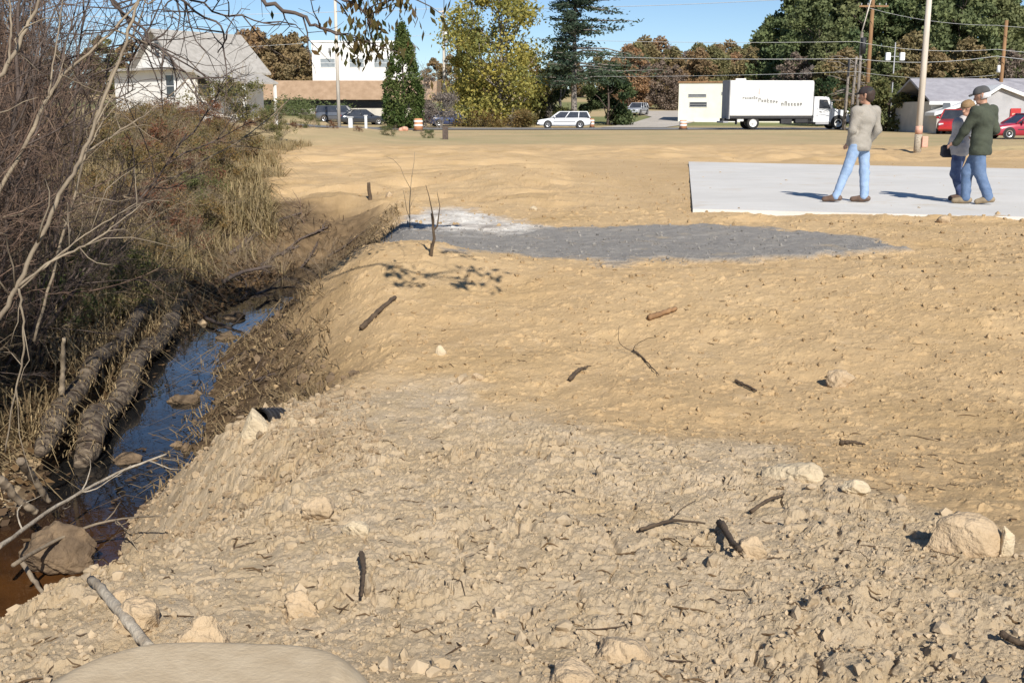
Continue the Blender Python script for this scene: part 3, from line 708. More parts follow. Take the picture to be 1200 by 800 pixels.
# ------------------------------------------------------------------ trees of the middle distance
def place_h(px, py_top, d):
    g = spot(px, d); return g, at(px, py_top, d)[2] - g[2]
g, h = place_h(473, 27, 92)
K = MB(); T = MB(); r = np.random.default_rng(3)
T.tube([(0, 0, -0.2), (0, 0, h * .6)], [0.16, 0.06], 6)
for q in range(360):
    f = r.random() ** 1.25; an = r.uniform(0, 6.283)
    rad = 1.9 * min(1, (1 - f) * 1.5) ** 0.7 * (0.8 + .28 * r.random())
    if f < 0.06: rad *= .8
    c = (math.cos(an) * rad * .82, math.sin(an) * rad * .82, 0.25 + f * (h - 0.5)); clump_leaves(K, c, (.34, .34, .55), 30, 0.15, r, r.uniform(.05, .95), shell=.2, aspect=.4)
tree('arborvitae', g, (T, K), M['bark_dark'], L['cone'], 'dense dark green cone-shaped evergreen beside the white building', rz=.3)
g = spot(582, 104)
tree('yellow_tree', g, broadleaf(11, 14.0, 10.8, 0.6, 92, 15500, 0.17, 0.22), M['bark_grey'], L['yellow'], 'tall broad tree with yellow-green autumn leaves')
g = spot(560, 108); tree('yellow_tree', g, broadleaf(12, 9.0, 6.0, 1.2, 34, 8000, 0.17, 0.16), M['bark_grey'], L['yellow'], 'lower yellow tree leaning out left of the tall broad yellow-green tree')
g = spot(672, 102)
tree('pine_tree', g, conifer(21, 17.5, 12.5, 4.0, 0.20, 0.32, gap=0.14, spread=1.15, whorl=0.55, tuft=30, lean=0.1), M['bark_grey'], L['pine'], 'tall ragged pine with a bare grey lower trunk')
g = spot(712, 106); tree('evergreen_tree', g, broadleaf(31, 5.6, 5.4, 0.2, 30, 9000, 0.16, 0.15), M['bark_dark'], L['ever'], 'squat dark evergreen right of the tall pine trunk')
g = spot(640, 109); tree('evergreen_tree', g, broadleaf(32, 5.2, 4.6, 0.2, 26, 7000, 0.16, 0.15), M['bark_dark'], L['olive'], 'dull olive tree between the yellow tree and the tall pine trunk')
g = spot(655, 114); tree('leaning_tree', g, broadleaf(33, 7.2, 5.0, 2.0, 20, 3600, 0.17, 0.15), M['bark_grey'], L['olive'], 'thin-leaved tree behind the left side of the tall pine')
# grey bare shrub beside the cone tree, low hedge shrubs behind the road
def grey_bush(loc, h, w, seed, label, leaf, name='bare_bush', n=2600, group=None):
    o = thing(name, loc, label, 'shrub', group)
    lines_mb(shrub_lines(seed, h, 0.45 * w / h, 9, 2, 5, 0.03)).build('stem', M['bark_grey'], o, fix=False)
    K = MB(); r = np.random.default_rng(seed)
    for q in range(16):
        c = (r.normal() * w * .24, r.normal() * w * .24, h * r.uniform(.15, .85)); s = w * r.uniform(.13, .24)
        clump_leaves(K, c, (s, s, s * .8), n // 16, 0.13, r, r.uniform(.1, .9), shell=.2, aspect=.3)
    K.build('foliage', leaf, o, tint=True); return o
grey_bush(spot(515, 96), 3.2, 3.0, 41, 'grey leafless bush right of the cone-shaped evergreen', L['greyleaf'])
grey_bush(spot(497, 99), 5.2, 2.0, 45, 'taller thin grey bush touching the cone-shaped evergreen', L['greyleaf'], n=1800)
grey_bush(spot(567, 101), 1.3, 4.2, 42, 'low tan hedge bush under the yellow tree', L['brush'], 'hedge_bush', 3200)
grey_bush(spot(612, 100), 1.5, 3.0, 43, 'low rusty hedge bush beside the front of the white station wagon', L['brush'], 'hedge_bush', 2600)
grey_bush(spot(651, 104), 1.8, 2.4, 44, 'small green hedge bush behind the white station wagon', L['olive'], 'hedge_bush', 2600)

# wooded hillside: each tree its own copy of a few kinds
protos = []
for i_, (kind, sd_) in enumerate([('d', 101), ('d', 102), ('d', 103), ('c', 104), ('c', 105), ('g', 106)]):
    if kind == 'd': TK, lf, nm = broadleaf(sd_, 12, 9.5, -.4, 60, 7800, 0.27, 0.12), L['rust'], 'autumn_tree'
    elif kind == 'c': TK, lf, nm = broadleaf(sd_, 15, 9.0, -.2, 66, 11000, 0.26, 0.14, 'cone' if sd_ == 105 else 'round'), L['hillpine'], 'hill_conifer'
    else: TK, lf, nm = broadleaf(sd_, 10, 8, .3, 42, 4200, 0.22, 0.14), L['greyleaf'], 'bare_tree'
    protos.append((nm, TK, lf))
LBL = {'autumn_tree': ('rust and olive autumn tree on the wooded hillside', 'autumn trees on the hillside'),
       'hill_conifer': ('dark green tree in the stand above the right-hand house', 'dark green trees on the right-hand hill'),
       'bare_tree': ('grey half-bare tree among the hillside woods', 'grey bare trees in the hillside woods')}
first = {}
def hill(k, px, d, s, sz=None):
    nm, TK, lf = protos[k]
    g = spot(px, d); rz = random.uniform(0, 6.28)
    if k not in first:
        lb, gp = LBL[nm]
        o = tree(nm, g, TK, M['bark_dark'], lf, lb, gp, rz); first[k] = o; o.scale = (s, s, sz or s)
    else: copy_tree(first[k], g, rz, (s, s, sz or s))
for px in range(735, 1000, 17): hill(random.choice([0, 1, 2, 0, 5]), px + random.uniform(-5, 5), random.uniform(190, 235), random.uniform(.78, 1.0))
for px in range(725, 960, 15): hill(random.choice([0, 1, 2, 5, 0]), px + random.uniform(-5, 5), random.uniform(150, 175), random.uniform(.55, .78))
for px in range(-60, 760, 27): hill(random.choice([0, 1, 2, 5]), px + random.uniform(-8, 8), random.uniform(215, 250), random.uniform(.55, .72) if px > 360 else random.uniform(.7, .95))
for px in (292, 312, 335, 352, 300, 325): hill(random.choice([0, 1, 2]), px, random.uniform(150, 170), random.uniform(.72, .86))
for px, d, s in [(905, 150, .85), (922, 148, 1.02), (940, 140, 1.0), (955, 128, .95), (972, 138, 1.1), (990, 142, 1.15), (1008, 134, 1.1), (1027, 140, 1.15), (1045, 130, .98), (1060, 140, 1.05), (1078, 128, 1.0),
                 (1098, 134, 1.08), (1118, 126, 1.05), (1136, 132, 1.1), (1155, 128, .98), (1172, 136, .92), (1190, 140, .80), (1210, 150, .85), (1232, 150, .9), (1260, 150, .95), (965, 122, .6), (1000, 120, .62), (1035, 118, .55)]:
    hill(random.choice([3, 3, 4]), px, d, s)
for px, d in [(760, 182), (785, 186), (812, 180), (838, 184), (862, 178), (884, 182), (742, 178)]: hill(random.choice([0, 1, 2]), px, d, random.uniform(.68, .85))
for px, d, s in [(948, 120, .55), (985, 117, .6), (1012, 121, .62), (930, 126, .7), (1090, 118, .6), (1130, 121, .7), (1060, 122, .75), (1180, 118, .7), (1150, 117, .55)]: hill(random.choice([0, 2, 5]), px, d, s)
for px, d, s in [(1185, 145, .95), (1205, 142, .9), (900, 160, .9), (945, 160, 1.0), (968, 118, .55)]: hill(random.choice([0, 2]), px, d, s)
# dark brush and grey trunks right of the truck
g = spot(1043, 84); tree('round_bush', g, broadleaf(51, 4.0, 5.0, 0.0, 30, 7500, 0.14, 0.12), M['bark_dark'], L['olive'], 'big rounded green bush left of the near grey pole')
g = spot(968, 104); tree('dark_thicket', g, broadleaf(52, 4.4, 5.0, 0.0, 24, 5200, 0.15, 0.12), M['bark_dark'], L['ever'], 'dark shrub growing behind the truck cab')
for px, hh, sd_, lb in [(990, 5.4, 61, 'bare grey tree trunk just right of the truck bonnet, left one of the close pair'), (998, 5.6, 62, 'bare grey trunk beside the man in the grey sweatshirt, right one of the close pair')]:
    g = spot(px, 86); o = thing('dead_tree', g, lb, 'tree', 'bare grey trunks beside the truck')
    T = MB(); r = np.random.default_rng(sd_); T.tube(curve((0, 0, -.2), (0.1, 0, hh), .01, 6, r), np.linspace(.15, .09, 6), 7)
    T.build('trunk', M['bark_grey'], o, True, fix=False)
    K = MB()
    for q in range(12):
        z = r.uniform(2, hh); an = r.choice([0, 3.14]) + r.normal() * .6; Lb = r.uniform(.8, 2.2)
        K.tube(curve((0.05, 0, z), (math.cos(an) * Lb, math.sin(an) * Lb, z + r.uniform(-.6, .5)), .1, 5, r), np.linspace(.04, .012, 5), 4)
    K.build('branch', M['bark_grey'], o, True, fix=False)

# ------------------------------------------------------------------ buildings
def window(parent, c, w, h, n, depth=0.06, frame=None, pane=None, fw=0.07):
    """flat window on a wall facing n ('x+', 'x-' or 'y-'), c = centre of the opening on the wall face"""
    F, P = MB(), MB(); c = np.array(c, float)
    if n == 'y-':
        for s in (-1, 1): F.box((c[0] + s * (w / 2 + fw / 2), c[1] - depth / 2, c[2] - h / 2 - fw), (fw, depth, h + 2 * fw))
        for s in (-1, 1): F.box((c[0], c[1] - depth / 2, c[2] + s * (h / 2 + fw / 2) - fw / 2), (w, depth - .004, fw))
        F.box((c[0], c[1] - depth / 2, c[2] - 0.02), (w, depth * .6, 0.04)); P.box((c[0], c[1] - .012, c[2] - h / 2), (w, 0.02, h))
    else:
        s0 = 1 if n == 'x+' else -1
        for s in (-1, 1): F.box((c[0] + s0 * depth / 2, c[1] + s * (w / 2 + fw / 2), c[2] - h / 2 - fw), (depth, fw, h + 2 * fw))
        for s in (-1, 1): F.box((c[0] + s0 * depth / 2, c[1], c[2] + s * (h / 2 + fw / 2) - fw / 2), (depth - .004, w, fw))
        F.box((c[0] + s0 * depth / 2, c[1], c[2] - .02), (depth * .6, w, .04)); P.box((c[0] + s0 * .012, c[1], c[2] - h / 2), (0.02, w, h))
    f = F.build('window', frame or M['white_paint'], parent); P.build('pane', pane or M['glass'], f)
# white gabled farmhouse behind the thicket
d0 = 74; c0 = at(189, 128, d0); gzh = gs(c0[0], c0[1])
zb_ = c0[2]; eave = at(196, 79, d0)[2] - zb_; ridge = at(196, 37, d0)[2] - zb_
hs = thing('farmhouse', (c0[0], c0[1], zb_), 'white farmhouse with a grey shingled gable roof, seen through the bare thicket', 'house', rz=R(-37))
W_, D_ = 5.2, 6.7
b = MB(); b.box((0, D_ / 2, -1.5), (W_, D_, eave + 1.5)); b.prism([(-W_ / 2, eave), (W_ / 2, eave), (0, ridge)], 1, 0.0, D_); b.build('wall', M['white_wall'], hs)
b = MB()
for s in (-1, 1):
    sl = (ridge - eave) / (W_ / 2); ov = 0.45
    a0, a1 = (0, ridge + .16), (s * (W_ / 2 + ov), eave - sl * ov + .16)
    b.prism([a0, a1, (a1[0], a1[1] - .14), (0, ridge + .02)], 1, -0.45, D_ + .4)
b.build('roof', M['grey_shingle'], hs)
window(hs, (0, 0, eave + 1.15), .5, .9, 'y-', pane=M['glass']); window(hs, (W_ / 2, 1.6, 1.6), 1.0, 1.5, 'x+'); window(hs, (W_ / 2, 3.8, 1.6), 1.0, 1.5, 'x+'); window(hs, (1.2, 0, 1.5), .9, 1.4, 'y-')
b = MB(); b.box((-1.4, -.3, eave - .2), (W_ + 3.4, .62, .16)); b.build('porch_roof', M['grey_shingle'], hs)
b = MB(); b.box((-2.6 - 1.35, 1.25, -1.2), (2.7, 2.4, eave + 0.95)); b.build('side_room', M['white_wall'], hs)
b = MB(); b.prism([(W_ / 2 + .46, eave - .35), (W_ / 2 + 2.1, eave - .95), (W_ / 2 + 2.1, eave - 1.07), (W_ / 2 + .46, eave - .47)], 1, .6, D_ - .4); b.build('side_porch_roof', M['grey_shingle'], hs)
for yy in (.8, 3.4, 6.1):
    b = MB(); b.box((W_ / 2 + 1.95, yy, -1.2), (.16, .16, eave + .14)); b.build('porch_post', M['white_paint'], hs)
# commercial block
d1 = 128
x0, x1 = at(296, 110, d1)[0], at(506, 110, d1)[0]; zt, zm, zl_ = at(400, 94, d1)[2], at(400, 117, d1)[2], at(400, 127, d1)[2]; zg = gs(x0, d1)
sh_ = thing('shop_building', ((x0 + x1) / 2, d1, zg), 'low commercial building with a brown sloped roof edge and a white upper block', 'building')
xw = x1 - x0; cx = (x0 + x1) / 2
b = MB(); b.box((0, 5.2, -1), (xw, 8, zl_ - zg + 1)); b.build('wall', M['tan_wall'], sh_)
b = MB(); b.box((0, 3.0, zl_ - zg), (xw - .6, 3.2, zm - zl_)); b.build('shop_window', M['dark_void'], sh_)
b = MB(); b.prism([(0.2, zm - zg), (9.4, zm - zg), (9.4, zt - zg), (1.9, zt - zg)], 0, -xw / 2 - .5, xw / 2 + .5); b.build('roof', M['brown_shingle'], sh_)
d2 = 134; xa, xb = at(366, 80, d2)[0] - cx, at(478, 80, d2)[0] - cx; zu, zu0 = at(400, 50, d2)[2] - zg, at(400, 97, d2)[2] - zg
b = MB(); b.box(((xa + xb) / 2, 11.5, 0), (xb - xa, 11, zu)); b.build('upper_block', M['white_wall'], sh_)
b = MB(); b.box(((xa + xb) / 2, 11.5, zu), (xb - xa + .25, 11.2, .22)); b.build('parapet', M['white_paint'], sh_)
for pxw in (384, 418, 447):
    q = at(pxw, 74, d2); window(sh_, (q[0] - cx, 6.0, q[2] - zg), 1.75, 1.0, 'y-', pane=M['glass_grey'])
b = MB(); b.box((at(386, 56, d2)[0] - cx, 5.93, zu - 1.1), (.35, .14, .5)); b.build('wall_lamp', M['grey_wall'], sh_)
o = grey_bush(spot(345, 122), 1.5, 8.0, 71, 'clipped green hedge along the front of the brown-roofed building', L['olive'], 'hedge_bush', 4200); o.scale = (1.9, .6, 1)
# cream flat-roofed building behind the truck
d3 = 112; xa, xb = at(796, 120, d3)[0], at(949, 120, d3)[0]; zt = at(850, 97, d3)[2]; zg = gs((xa + xb) / 2, d3) - .4
cb = thing('cream_building', ((xa + xb) / 2, d3, zg), 'cream flat-roofed block building behind the white box truck', 'building', rz=R(-10.5))
xw = xb - xa; hz = zt - zg
b = MB(); b.box((0, 5, -.5), (xw, 10, hz + .5)); b.build('wall', M['cream'], cb)
b = MB(); b.box((0, 5, hz), (xw + .24, 10.24, .16)); b.build('roof', M['wood_brown'], cb)
b = MB(); b.box((-xw / 2 + 6.3, 4, hz + .16), (1.1, 1.1, .35), bev=.05); b.build('roof_vent', M['white_paint'], cb)
for px_, py_, w_, h_ in [(818, 112, 1.75, .22), (819, 122.5, 1.7, .42), (851, 109.5, .8, .22)]:
    q = at(px_, py_, d3); window(cb, (q[0] - (xa + xb) / 2, 0, q[2] - zg), w_, h_, 'y-', pane=M['glass'], frame=M['grey_wall'], fw=.05)
b = MB(); q = at(853, 126, d3); b.box((q[0] - (xa + xb) / 2, -.03, .3), (.95, .06, 2.1)); dr = b.build('door', M['black'], cb)
b = MB(); b.box((q[0] - (xa + xb) / 2 + .34, -.09, 1.3), (.05, .06, .14)); b.build('handle', M['rim'], dr)
b = MB(); b.box((-xw / 2 + 4.2, -.05, -.2), (5.2, .1, .9)); b.build('base_course', M['white_wall'], cb)
# house on the right
d4 = 76; xa = at(1093, 110, d4)[0]; zr4, ze4 = at(1120, 93, d4)[2], at(1120, 119, d4)[2]; zg = gs(xa, d4) - .35
rh = thing('grey_house', (xa, d4, zg), 'long low house with a pale grey roof and white gable trim at the right edge', 'house')
LW = 15.0
b = MB(); b.box((LW / 2, 3.6, -.4), (LW, 7.0, ze4 - zg + .4)); b.build('wall', M['tan_wall'], rh)
b = MB(); e_, r_ = ze4 - zg, zr4 - zg
b.prism([(-.4, e_ - .05), (3.6, r_), (7.6, e_ - .05), (7.6, e_ + .1), (3.6, r_ + .16), (-.4, e_ + .1)], 0, -.35, LW + .35); b.build('roof', M['lav_shingle'], rh)
b = MB(); b.box((LW / 2, -.43, e_ - .22), (LW + .7, .08, .2)); b.build('fascia', M['white_paint'], rh)
# two forward gables with white bargeboards
for (pl, pp, pr, pyp, pye, lbl_) in [(1096, 1150, 1204, 118, 135, 'front_gable'), (1136, 1170, 1236, 104, 127, 'front_gable')]:
    dd = 74.6 if pl == 1096 else 74.0
    xl_, xp_, xr_ = at(pl, 120, dd)[0] - xa, at(pp, 120, dd)[0] - xa, at(pr, 120, dd)[0] - xa; zp_, zq_ = at(pp, pyp, dd)[2] - zg, at(pl, pye, dd)[2] - zg
    if pl == 1096: xl_ += .2
    b = MB(); y0_ = dd - d4
    b.prism([(xl_, -.4), (xr_, -.4), (xr_, zq_), (xp_, zp_), (xl_, zq_)], 1, y0_, .05); g_ = b.build(lbl_, M['tan_wall'] if pl == 1096 else M['grey_wall'], rh)
    b = MB()
    for X in (xl_ - .3, xr_ + .3):
        zz = zq_ - .3 * (zp_ - zq_) / abs(xp_ - xl_)
        b.prism([(xp_, zp_ + .05), (X, zz + .05), (X, zz + .27), (xp_, zp_ + .27)], 1, y0_ - .3, .06)
    b.build('bargeboard', M['white_paint'], g_)
q = at(1190, 136, 73.9); b = MB(); b.box((q[0] - xa, -2.06, q[2] - zg - .5), (.7, .08, 1.0), bev=.02); sg = b.build('notice_board', M['truck_red'], rh)
b = MB(); b.box((q[0] - xa, -2.115, q[2] - zg - .22), (.5, .02, .4)); b.build('panel', M['pinkish'], sg)
b = MB(); b.box((.45, -1.46, .1), (.5, .06, 2.3)); b.build('side_door', M['car_slate'], rh)

# ------------------------------------------------------------------ poles and wires
def pole(name, px, d, py_top, py_bot, r0, m, label, cat='utility pole', arms=(), extra=None):
    p = at(px, py_bot, d); g = gs(p[0], p[1]); zt = at(px, py_top, d)[2]
    o = thing(name, (p[0], p[1], g), label, cat)
    b = MB(); b.tube([(0, 0, -.3), (0, 0, (zt - g) * .5), (0, 0, zt - g)], [r0, r0 * .88, r0 * .74], 10); b.build('shaft', m, o, True, fix=False)
    for z, w in arms:
        b = MB(); b.box((0, -r0 - .06, zt - g - z), (w, .11, .13)); a = b.build('crossarm', m, o)
        for s in (-.42, -.2, .2, .42):
            b = MB(); b.tube([(s * w, -r0 - .06, zt - g - z + .13), (s * w, -r0 - .06, zt - g - z + .3)], [.035, .05], 6); b.build('insulator', M['grey_wall'], a)
    return o, zt - g
def part_box(o, nm, c, d, m, bev=.02): b = MB(); b.box(c, d, bev=bev); return b.build(nm, m, o)
pole('utility_pole', 397.5, 97, -8, 146, .17, M['wood_grey'], 'slim pale wooden pole in front of the white upper block', arms=())
o, hp = pole('utility_pole', 521, 112, 12, 140, .15, M['wood_grey'], 'weathered pole with a short crossarm left of the yellow tree', arms=((.25, 1.0),))
b = MB(); b.tube([(.28, -.1, hp - 3.2), (.28, -.1, hp - 2.0)], [.22, .22], 10); b.build('transformer', M['white_paint'], o, True)
o, hp = pole('utility_pole', 1013, 88, -12, 150, .19, M['wood_brown'], 'tall brown utility pole with a crossarm behind the man in the grey sweatshirt', arms=((1.35, 2.3),))
o, hp = pole('utility_pole', 1003, 84, 38, 150, .13, M['bark_grey'], 'shorter dark-topped grey pole left of the brown crossarm pole')
b = MB(); b.tube([(.12, -.1, hp - 1.6), (.12, -.1, hp - .4)], [.2, .2], 10); b.build('transformer', M['black'], o, True)
b = MB(); b.tube([(-.1, 0, hp - .3), (.5, -.2, hp + 2.6)], [.05, .04], 6); b.build('conduit', M['wood_grey'], o, True)
o, hp = pole('utility_pole', 1075, 41.5, -40, 176, .13, M['wood_grey'], 'thick pale grey pole standing in the near grass')
b = MB(); b.tube([(0, 0, .75), (0, 0, 1.05)], [.138, .137], 12); b.build('marker_band', M['pinkish'], o, True)
b = MB(); b.tube([(0, 0, -.1), (0, 0, .74)], [.142, .136], 12); b.build('butt_wrap', M['stick_pale'], o, True)
part_box(o, 'meter_box', (.2, -.13, .25), (.22, .16, .42), M['pinkish'])
o, hp = pole('utility_pole', 1168, 79, 24, 150, .16, M['wood_brown'], 'brown pole rising in front of the grey house roof')
b = MB(); b.tube([(-.3, -.1, hp - 3.6), (-.3, -.1, hp - 3.1)], [.14, .1], 8); b.build('street_lamp', M['white_paint'], o, True)
o, hp = pole('floodlight_pole', 1043, 96, 50, 140, .06, M['grey_wall'], 'thin pole carrying a pair of white floodlights', 'lamp post')
for s in (-1, 1):
    b = MB(); b.box((s * .62, -.12, hp - 1.55), (.42, .3, .7), bev=.05); f_ = b.build('floodlight', M['white_paint'], o)
    b = MB(); b.box((s * .32, 0, hp - 1.2), (.5, .05, .05)); b.build('bracket', M['grey_wall'], f_)
def wire(pts, label, r0=.014, sag=.35):
    b = MB(); P = []
    for a, c in zip(pts[:-1], pts[1:]):
        t = np.linspace(0, 1, 14)[:-1] if c is not pts[-1] else np.linspace(0, 1, 14)
        for u in t: p = a * (1 - u) + c * u; P.append(p - np.array([0, 0, sag * 4 * u * (1 - u)]))
    b.tube(P, r0, 4); tag(b.build('power_line', M['wire'], fix=False), label, 'power line', 'power lines over the road')
wire([at(-200, 20, 104), at(521, 10, 112), at(1013, -6, 88), at(1400, -40, 70)], 'topmost pale power line crossing above the yellow tree', .022)
wire([at(-200, 75, 104), at(521, 40, 112), at(1003, 49, 84), at(1168, 58, 79), at(1400, 60, 70)], 'power line over the cream building, upper of the lower pair', .016)
wire([at(521, 58, 112), at(1003, 69, 84), at(1168, 66, 79), at(1400, 70, 70)], 'power line passing level with the twin floodlights', .02)
wire([at(521, 86, 112), at(1003, 84, 84), at(1168, 88, 79)], 'lowest thin power line just above the truck roof', .012)
wire([at(1013, 8, 88), at(1168, 30, 79), at(1400, 25, 70)], 'power line sloping from the crossarm pole to the brown pole', .014)

# ------------------------------------------------------------------ vehicles
def wheel(parent, c, r0, w, rimm, side):
    """axle along local y; side -1 shows towards -y"""
    b = MB(); prof = [(r0 * .62, -w / 2), (r0 * .93, -w / 2), (r0, -w * .34), (r0, w * .34), (r0 * .93, w / 2), (r0 * .62, w / 2)]
    n = 22; th = np.arange(n) * 2 * math.pi / n
    V = np.concatenate([np.stack([np.cos(th) * q, np.full(n, y), np.sin(th) * q], 1) for q, y in prof])
    i = np.arange(5)[:, None] * n + np.arange(n); j = np.arange(5)[:, None] * n + (np.arange(n) + 1) % n
    b.add(V + np.array(c), np.stack([i, j, j + n, i + n], -1).reshape(-1, 4)); t = b.build('wheel', M['rubber'], parent, True)
    b = MB()
    prof = [(r0 * .62, side * w * .46), (r0 * .55, side * w * .40), (r0 * .22, side * w * .22), (r0 * .18, side * w * .44), (0.005, side * w * .46)]
    V = np.concatenate([np.stack([np.cos(th) * q, np.full(n, y), np.sin(th) * q], 1) for q, y in prof])
    i = np.arange(4)[:, None] * n + np.arange(n); j = np.arange(4)[:, None] * n + (np.arange(n) + 1) % n
    b.add(V + np.array(c), np.stack([i, j, j + n, i + n], -1).reshape(-1, 4)); b.build('rim', rimm, t, True)
def loft(sts):
    """sts: list of (x, ring (k,2) of y,z) -> open-ended loft with end caps; returns V, F"""
    k = len(sts[0][1]); V = np.array([[x, p[0], p[1]] for x, rg in sts for p in rg]); F = []
    for i in range(len(sts) - 1):
        for j in range(k): F.append((i * k + j, i * k + (j + 1) % k, (i + 1) * k + (j + 1) % k, (i + 1) * k + j))
    F.append(tuple(range(k - 1, -1, -1))); F.append(tuple(range((len(sts) - 1) * k, len(sts) * k)))
    return V, F
def car(name, loc, rz, label, paint, Lc=4.5, W=1.75, H=1.42, style='wagon', rimm=None, cat='car'):
    """front towards local -x"""
    o = thing(name, loc, label, cat, rz=rz); hb = H * .62; r0 = H * .22; a = Lc / 2
    def ring(w, zl, zt): h_ = zt - zl; return [(-w * .9, zl), (-w, zl + h_ * .25), (-w, zl + h_ * .6), (-w * .95, zl + h_ * .92), (-w * .8, zt), (w * .8, zt), (w * .95, zl + h_ * .92), (w, zl + h_ * .6), (w, zl + h_ * .25), (w * .9, zl)]
    hood = hb * .93
    S = [(-a, ring(W * .38, .34, hood * .72)), (-a + .12, ring(W * .45, .24, hood * .86)), (-a + .5, ring(W * .49, .2, hood * .93)), (-a + Lc * .27, ring(W * .5, .2, hb)), (0, ring(W * .5, .19, hb + .02)), (a - Lc * .2, ring(W * .5, .2, hb + .03)), (a - .35, ring(W * .49, .22, hb + .02)), (a - .08, ring(W * .46, .28, hb - .04)), (a, ring(W * .42, .36, hb - .12))]
    V, F = loft(S); b = MB(); b.add(V, F); bd = b.build('body', paint, o, True)
    m_ = bd.modifiers.new('b', 'BEVEL'); m_.width = .02; m_.limit_method = 'ANGLE'
    xs = {'wagon': (-a + Lc * .25, -a + Lc * .41, a - .30, a - .06), 'sedan': (-a + Lc * .27, -a + Lc * .43, a - Lc * .3, a - Lc * .14), 'suv': (-a + Lc * .23, -a + Lc * .34, a - .22, a - .06), 'pickup': (-a + Lc * .25, -a + Lc * .34, -a + Lc * .56, -a + Lc * .585)}[style]
    wb, wt = W * .465, W * .36
    G = [(xs[0], hb - .02, wb), (xs[1], H - .06, wt), (xs[2], H - .06, wt), (xs[3], hb - .02, wb)]
    b = MB()                                                      # glazed cabin
    V = [(x, s * w, z) for x, z, w in G for s in (-1, 1)]
    b.add(V, [(0, 2, 3, 1), (4, 6, 7, 5), (0, 6, 4, 2), (1, 3, 5, 7)]); b.build('window', M['glass'], o)
    b = MB()                                                      # roof skin and pillars
    b.box(((xs[1] + xs[2]) / 2, 0, H - .07), (xs[2] - xs[1] + .06, wt * 2 + .06, .07), bev=.025)
    for s in (-1, 1):
        def pil(x0, x1, w=.05): b.tube([(x0, s * (wb + .008), hb - .02), (x1, s * (wt + .008), H - .05)], [w, w * .8], 5)
        pil(xs[0], xs[1]); pil(xs[3], xs[2], .07)
        mids = {'wagon': (.36, .7), 'suv': (.36, .7), 'sedan': (.48,), 'pickup': ()}[style]
        for q in mids: pil(xs[0] + (xs[3] - xs[0]) * q, xs[1] + (xs[2] - xs[1]) * q)
    b.build('roof', paint, o, True)
    for sx in (-a + Lc * .185, a - Lc * .2):
        for s in (-1, 1):
            b = MB(); n = 18; t_ = np.arange(n) * 2 * math.pi / n
            b.add(np.concatenate([[[sx, s * (W / 2 + .004), r0]], np.stack([sx + np.cos(t_) * r0 * 1.16, np.full(n, s * (W / 2 + .004)), r0 + np.sin(t_) * r0 * 1.16], 1)]), [(0, 1 + i, 1 + (i + 1) % n) for i in range(n)])
            b.build('wheel_arch', M['black'], o); wheel(o, (sx, s * (W / 2 - .07), r0), r0, .2, rimm or M['rim'], s)
    for s in (-1, 1):
        part_box(o, 'headlight', (-a + .06, s * W * .34, hood * .62), (.12, .3, .14), M['lamp_glass']); part_box(o, 'tail_light', (a - .05, s * W * .37, hb * .72), (.1, .16, .28), M['tail_red'])
        part_box(o, 'mirror', (xs[0] + .3, s * (W / 2 + .1), hb), (.1, .18, .12), paint)
        part_box(o, 'door_handle', (xs[0] + (xs[3] - xs[0]) * .33, s * (W / 2 + .012), hb * .8), (.16, .03, .03), M['black'], 0)
        part_box(o, 'trim_strip', (0, s * (W / 2 + .006), hb * .58), (Lc * .42, .012, .05), M['black'], 0)
    part_box(o, 'bumper', (-a - .02, 0, .3), (.12, W * .84, .2), paint, .04); part_box(o, 'bumper', (a + .02, 0, .34), (.12, W * .86, .2), M['black'] if style != 'suv' else paint, .04)
    return o
def on_road(px, d, z=None): p = spot(px, d); p[2] = gs(p[0], p[1]) + .034 if z is None else z; return p
car('station_wagon', on_road(661, 95.0), 0, 'white station wagon driving left on the road', M['white_gloss'], 4.55, 1.75, 1.42, 'wagon')
p = spot(398, 110); car('parked_suv', p, R(178), 'dark slate SUV parked behind the slim pale pole', M['car_slate'], 4.6, 1.8, 1.62, 'suv')
p = spot(424, 106); car('parked_car', p, R(200), 'black sedan parked nose to the right, in front of the dark slate SUV', M['car_dark'], 4.5, 1.78, 1.45, 'sedan')
p = spot(528, 103); car('parked_car', p, R(195), 'dark blue car half hidden by the grey bush', M['car_blue'], 4.4, 1.75, 1.42, 'sedan')
p = spot(747, 136); car('parked_car', p, R(65), 'silver hatchback on the driveway left of the cream building', M['car_silver'], 4.2, 1.75, 1.55, 'wagon')
p = spot(1121, 72); car('pickup_truck', p, R(62), 'red pickup parked against the grey house, behind the standing pair', M['truck_red'], 4.9, 1.85, 1.6, 'pickup', cat='pickup')
p = spot(1204, 60); car('parked_car', p, R(4), 'crimson car at the right edge in front of the grey house', M['car_red'], 4.4, 1.75, 1.4, 'sedan')
# box truck
p0 = on_road(918, 88.5)
bt = thing('box_truck', p0, 'white box truck with faded lettering parked facing right', 'truck', rz=R(3))
Lb = 6.7; bz, bh = 1.05, 2.75; bx = -1.35
b = MB(); b.box((bx, 0, bz), (Lb, 2.4, bh), bev=.04); b.build('cargo_box', M['white_paint'], bt)
b = MB(); b.box((bx, 0, bz - .2), (Lb + .05, 2.3, .2)); b.box((bx + .2, 0, .62), (Lb + 1.2, .9, .25)); b.build('chassis', M['black'], bt)
part_box(bt, 'rear_frame', (bx - Lb / 2 - .04, 0, bz - .25), (.08, 2.42, bh + .28), M['grey_wall'])
part_box(bt, 'front_cap', (bx + Lb / 2 + .03, 0, bz + .05), (.06, 2.3, bh - .15), M['grey_wall'])
part_box(bt, 'fuel_tank', (1.2, -.85, .45), (1.1, .5, .45), M['black'], .08); part_box(bt, 'side_box', (-.05, -.9, .42), (.9, .4, .42), M['black'], .03)
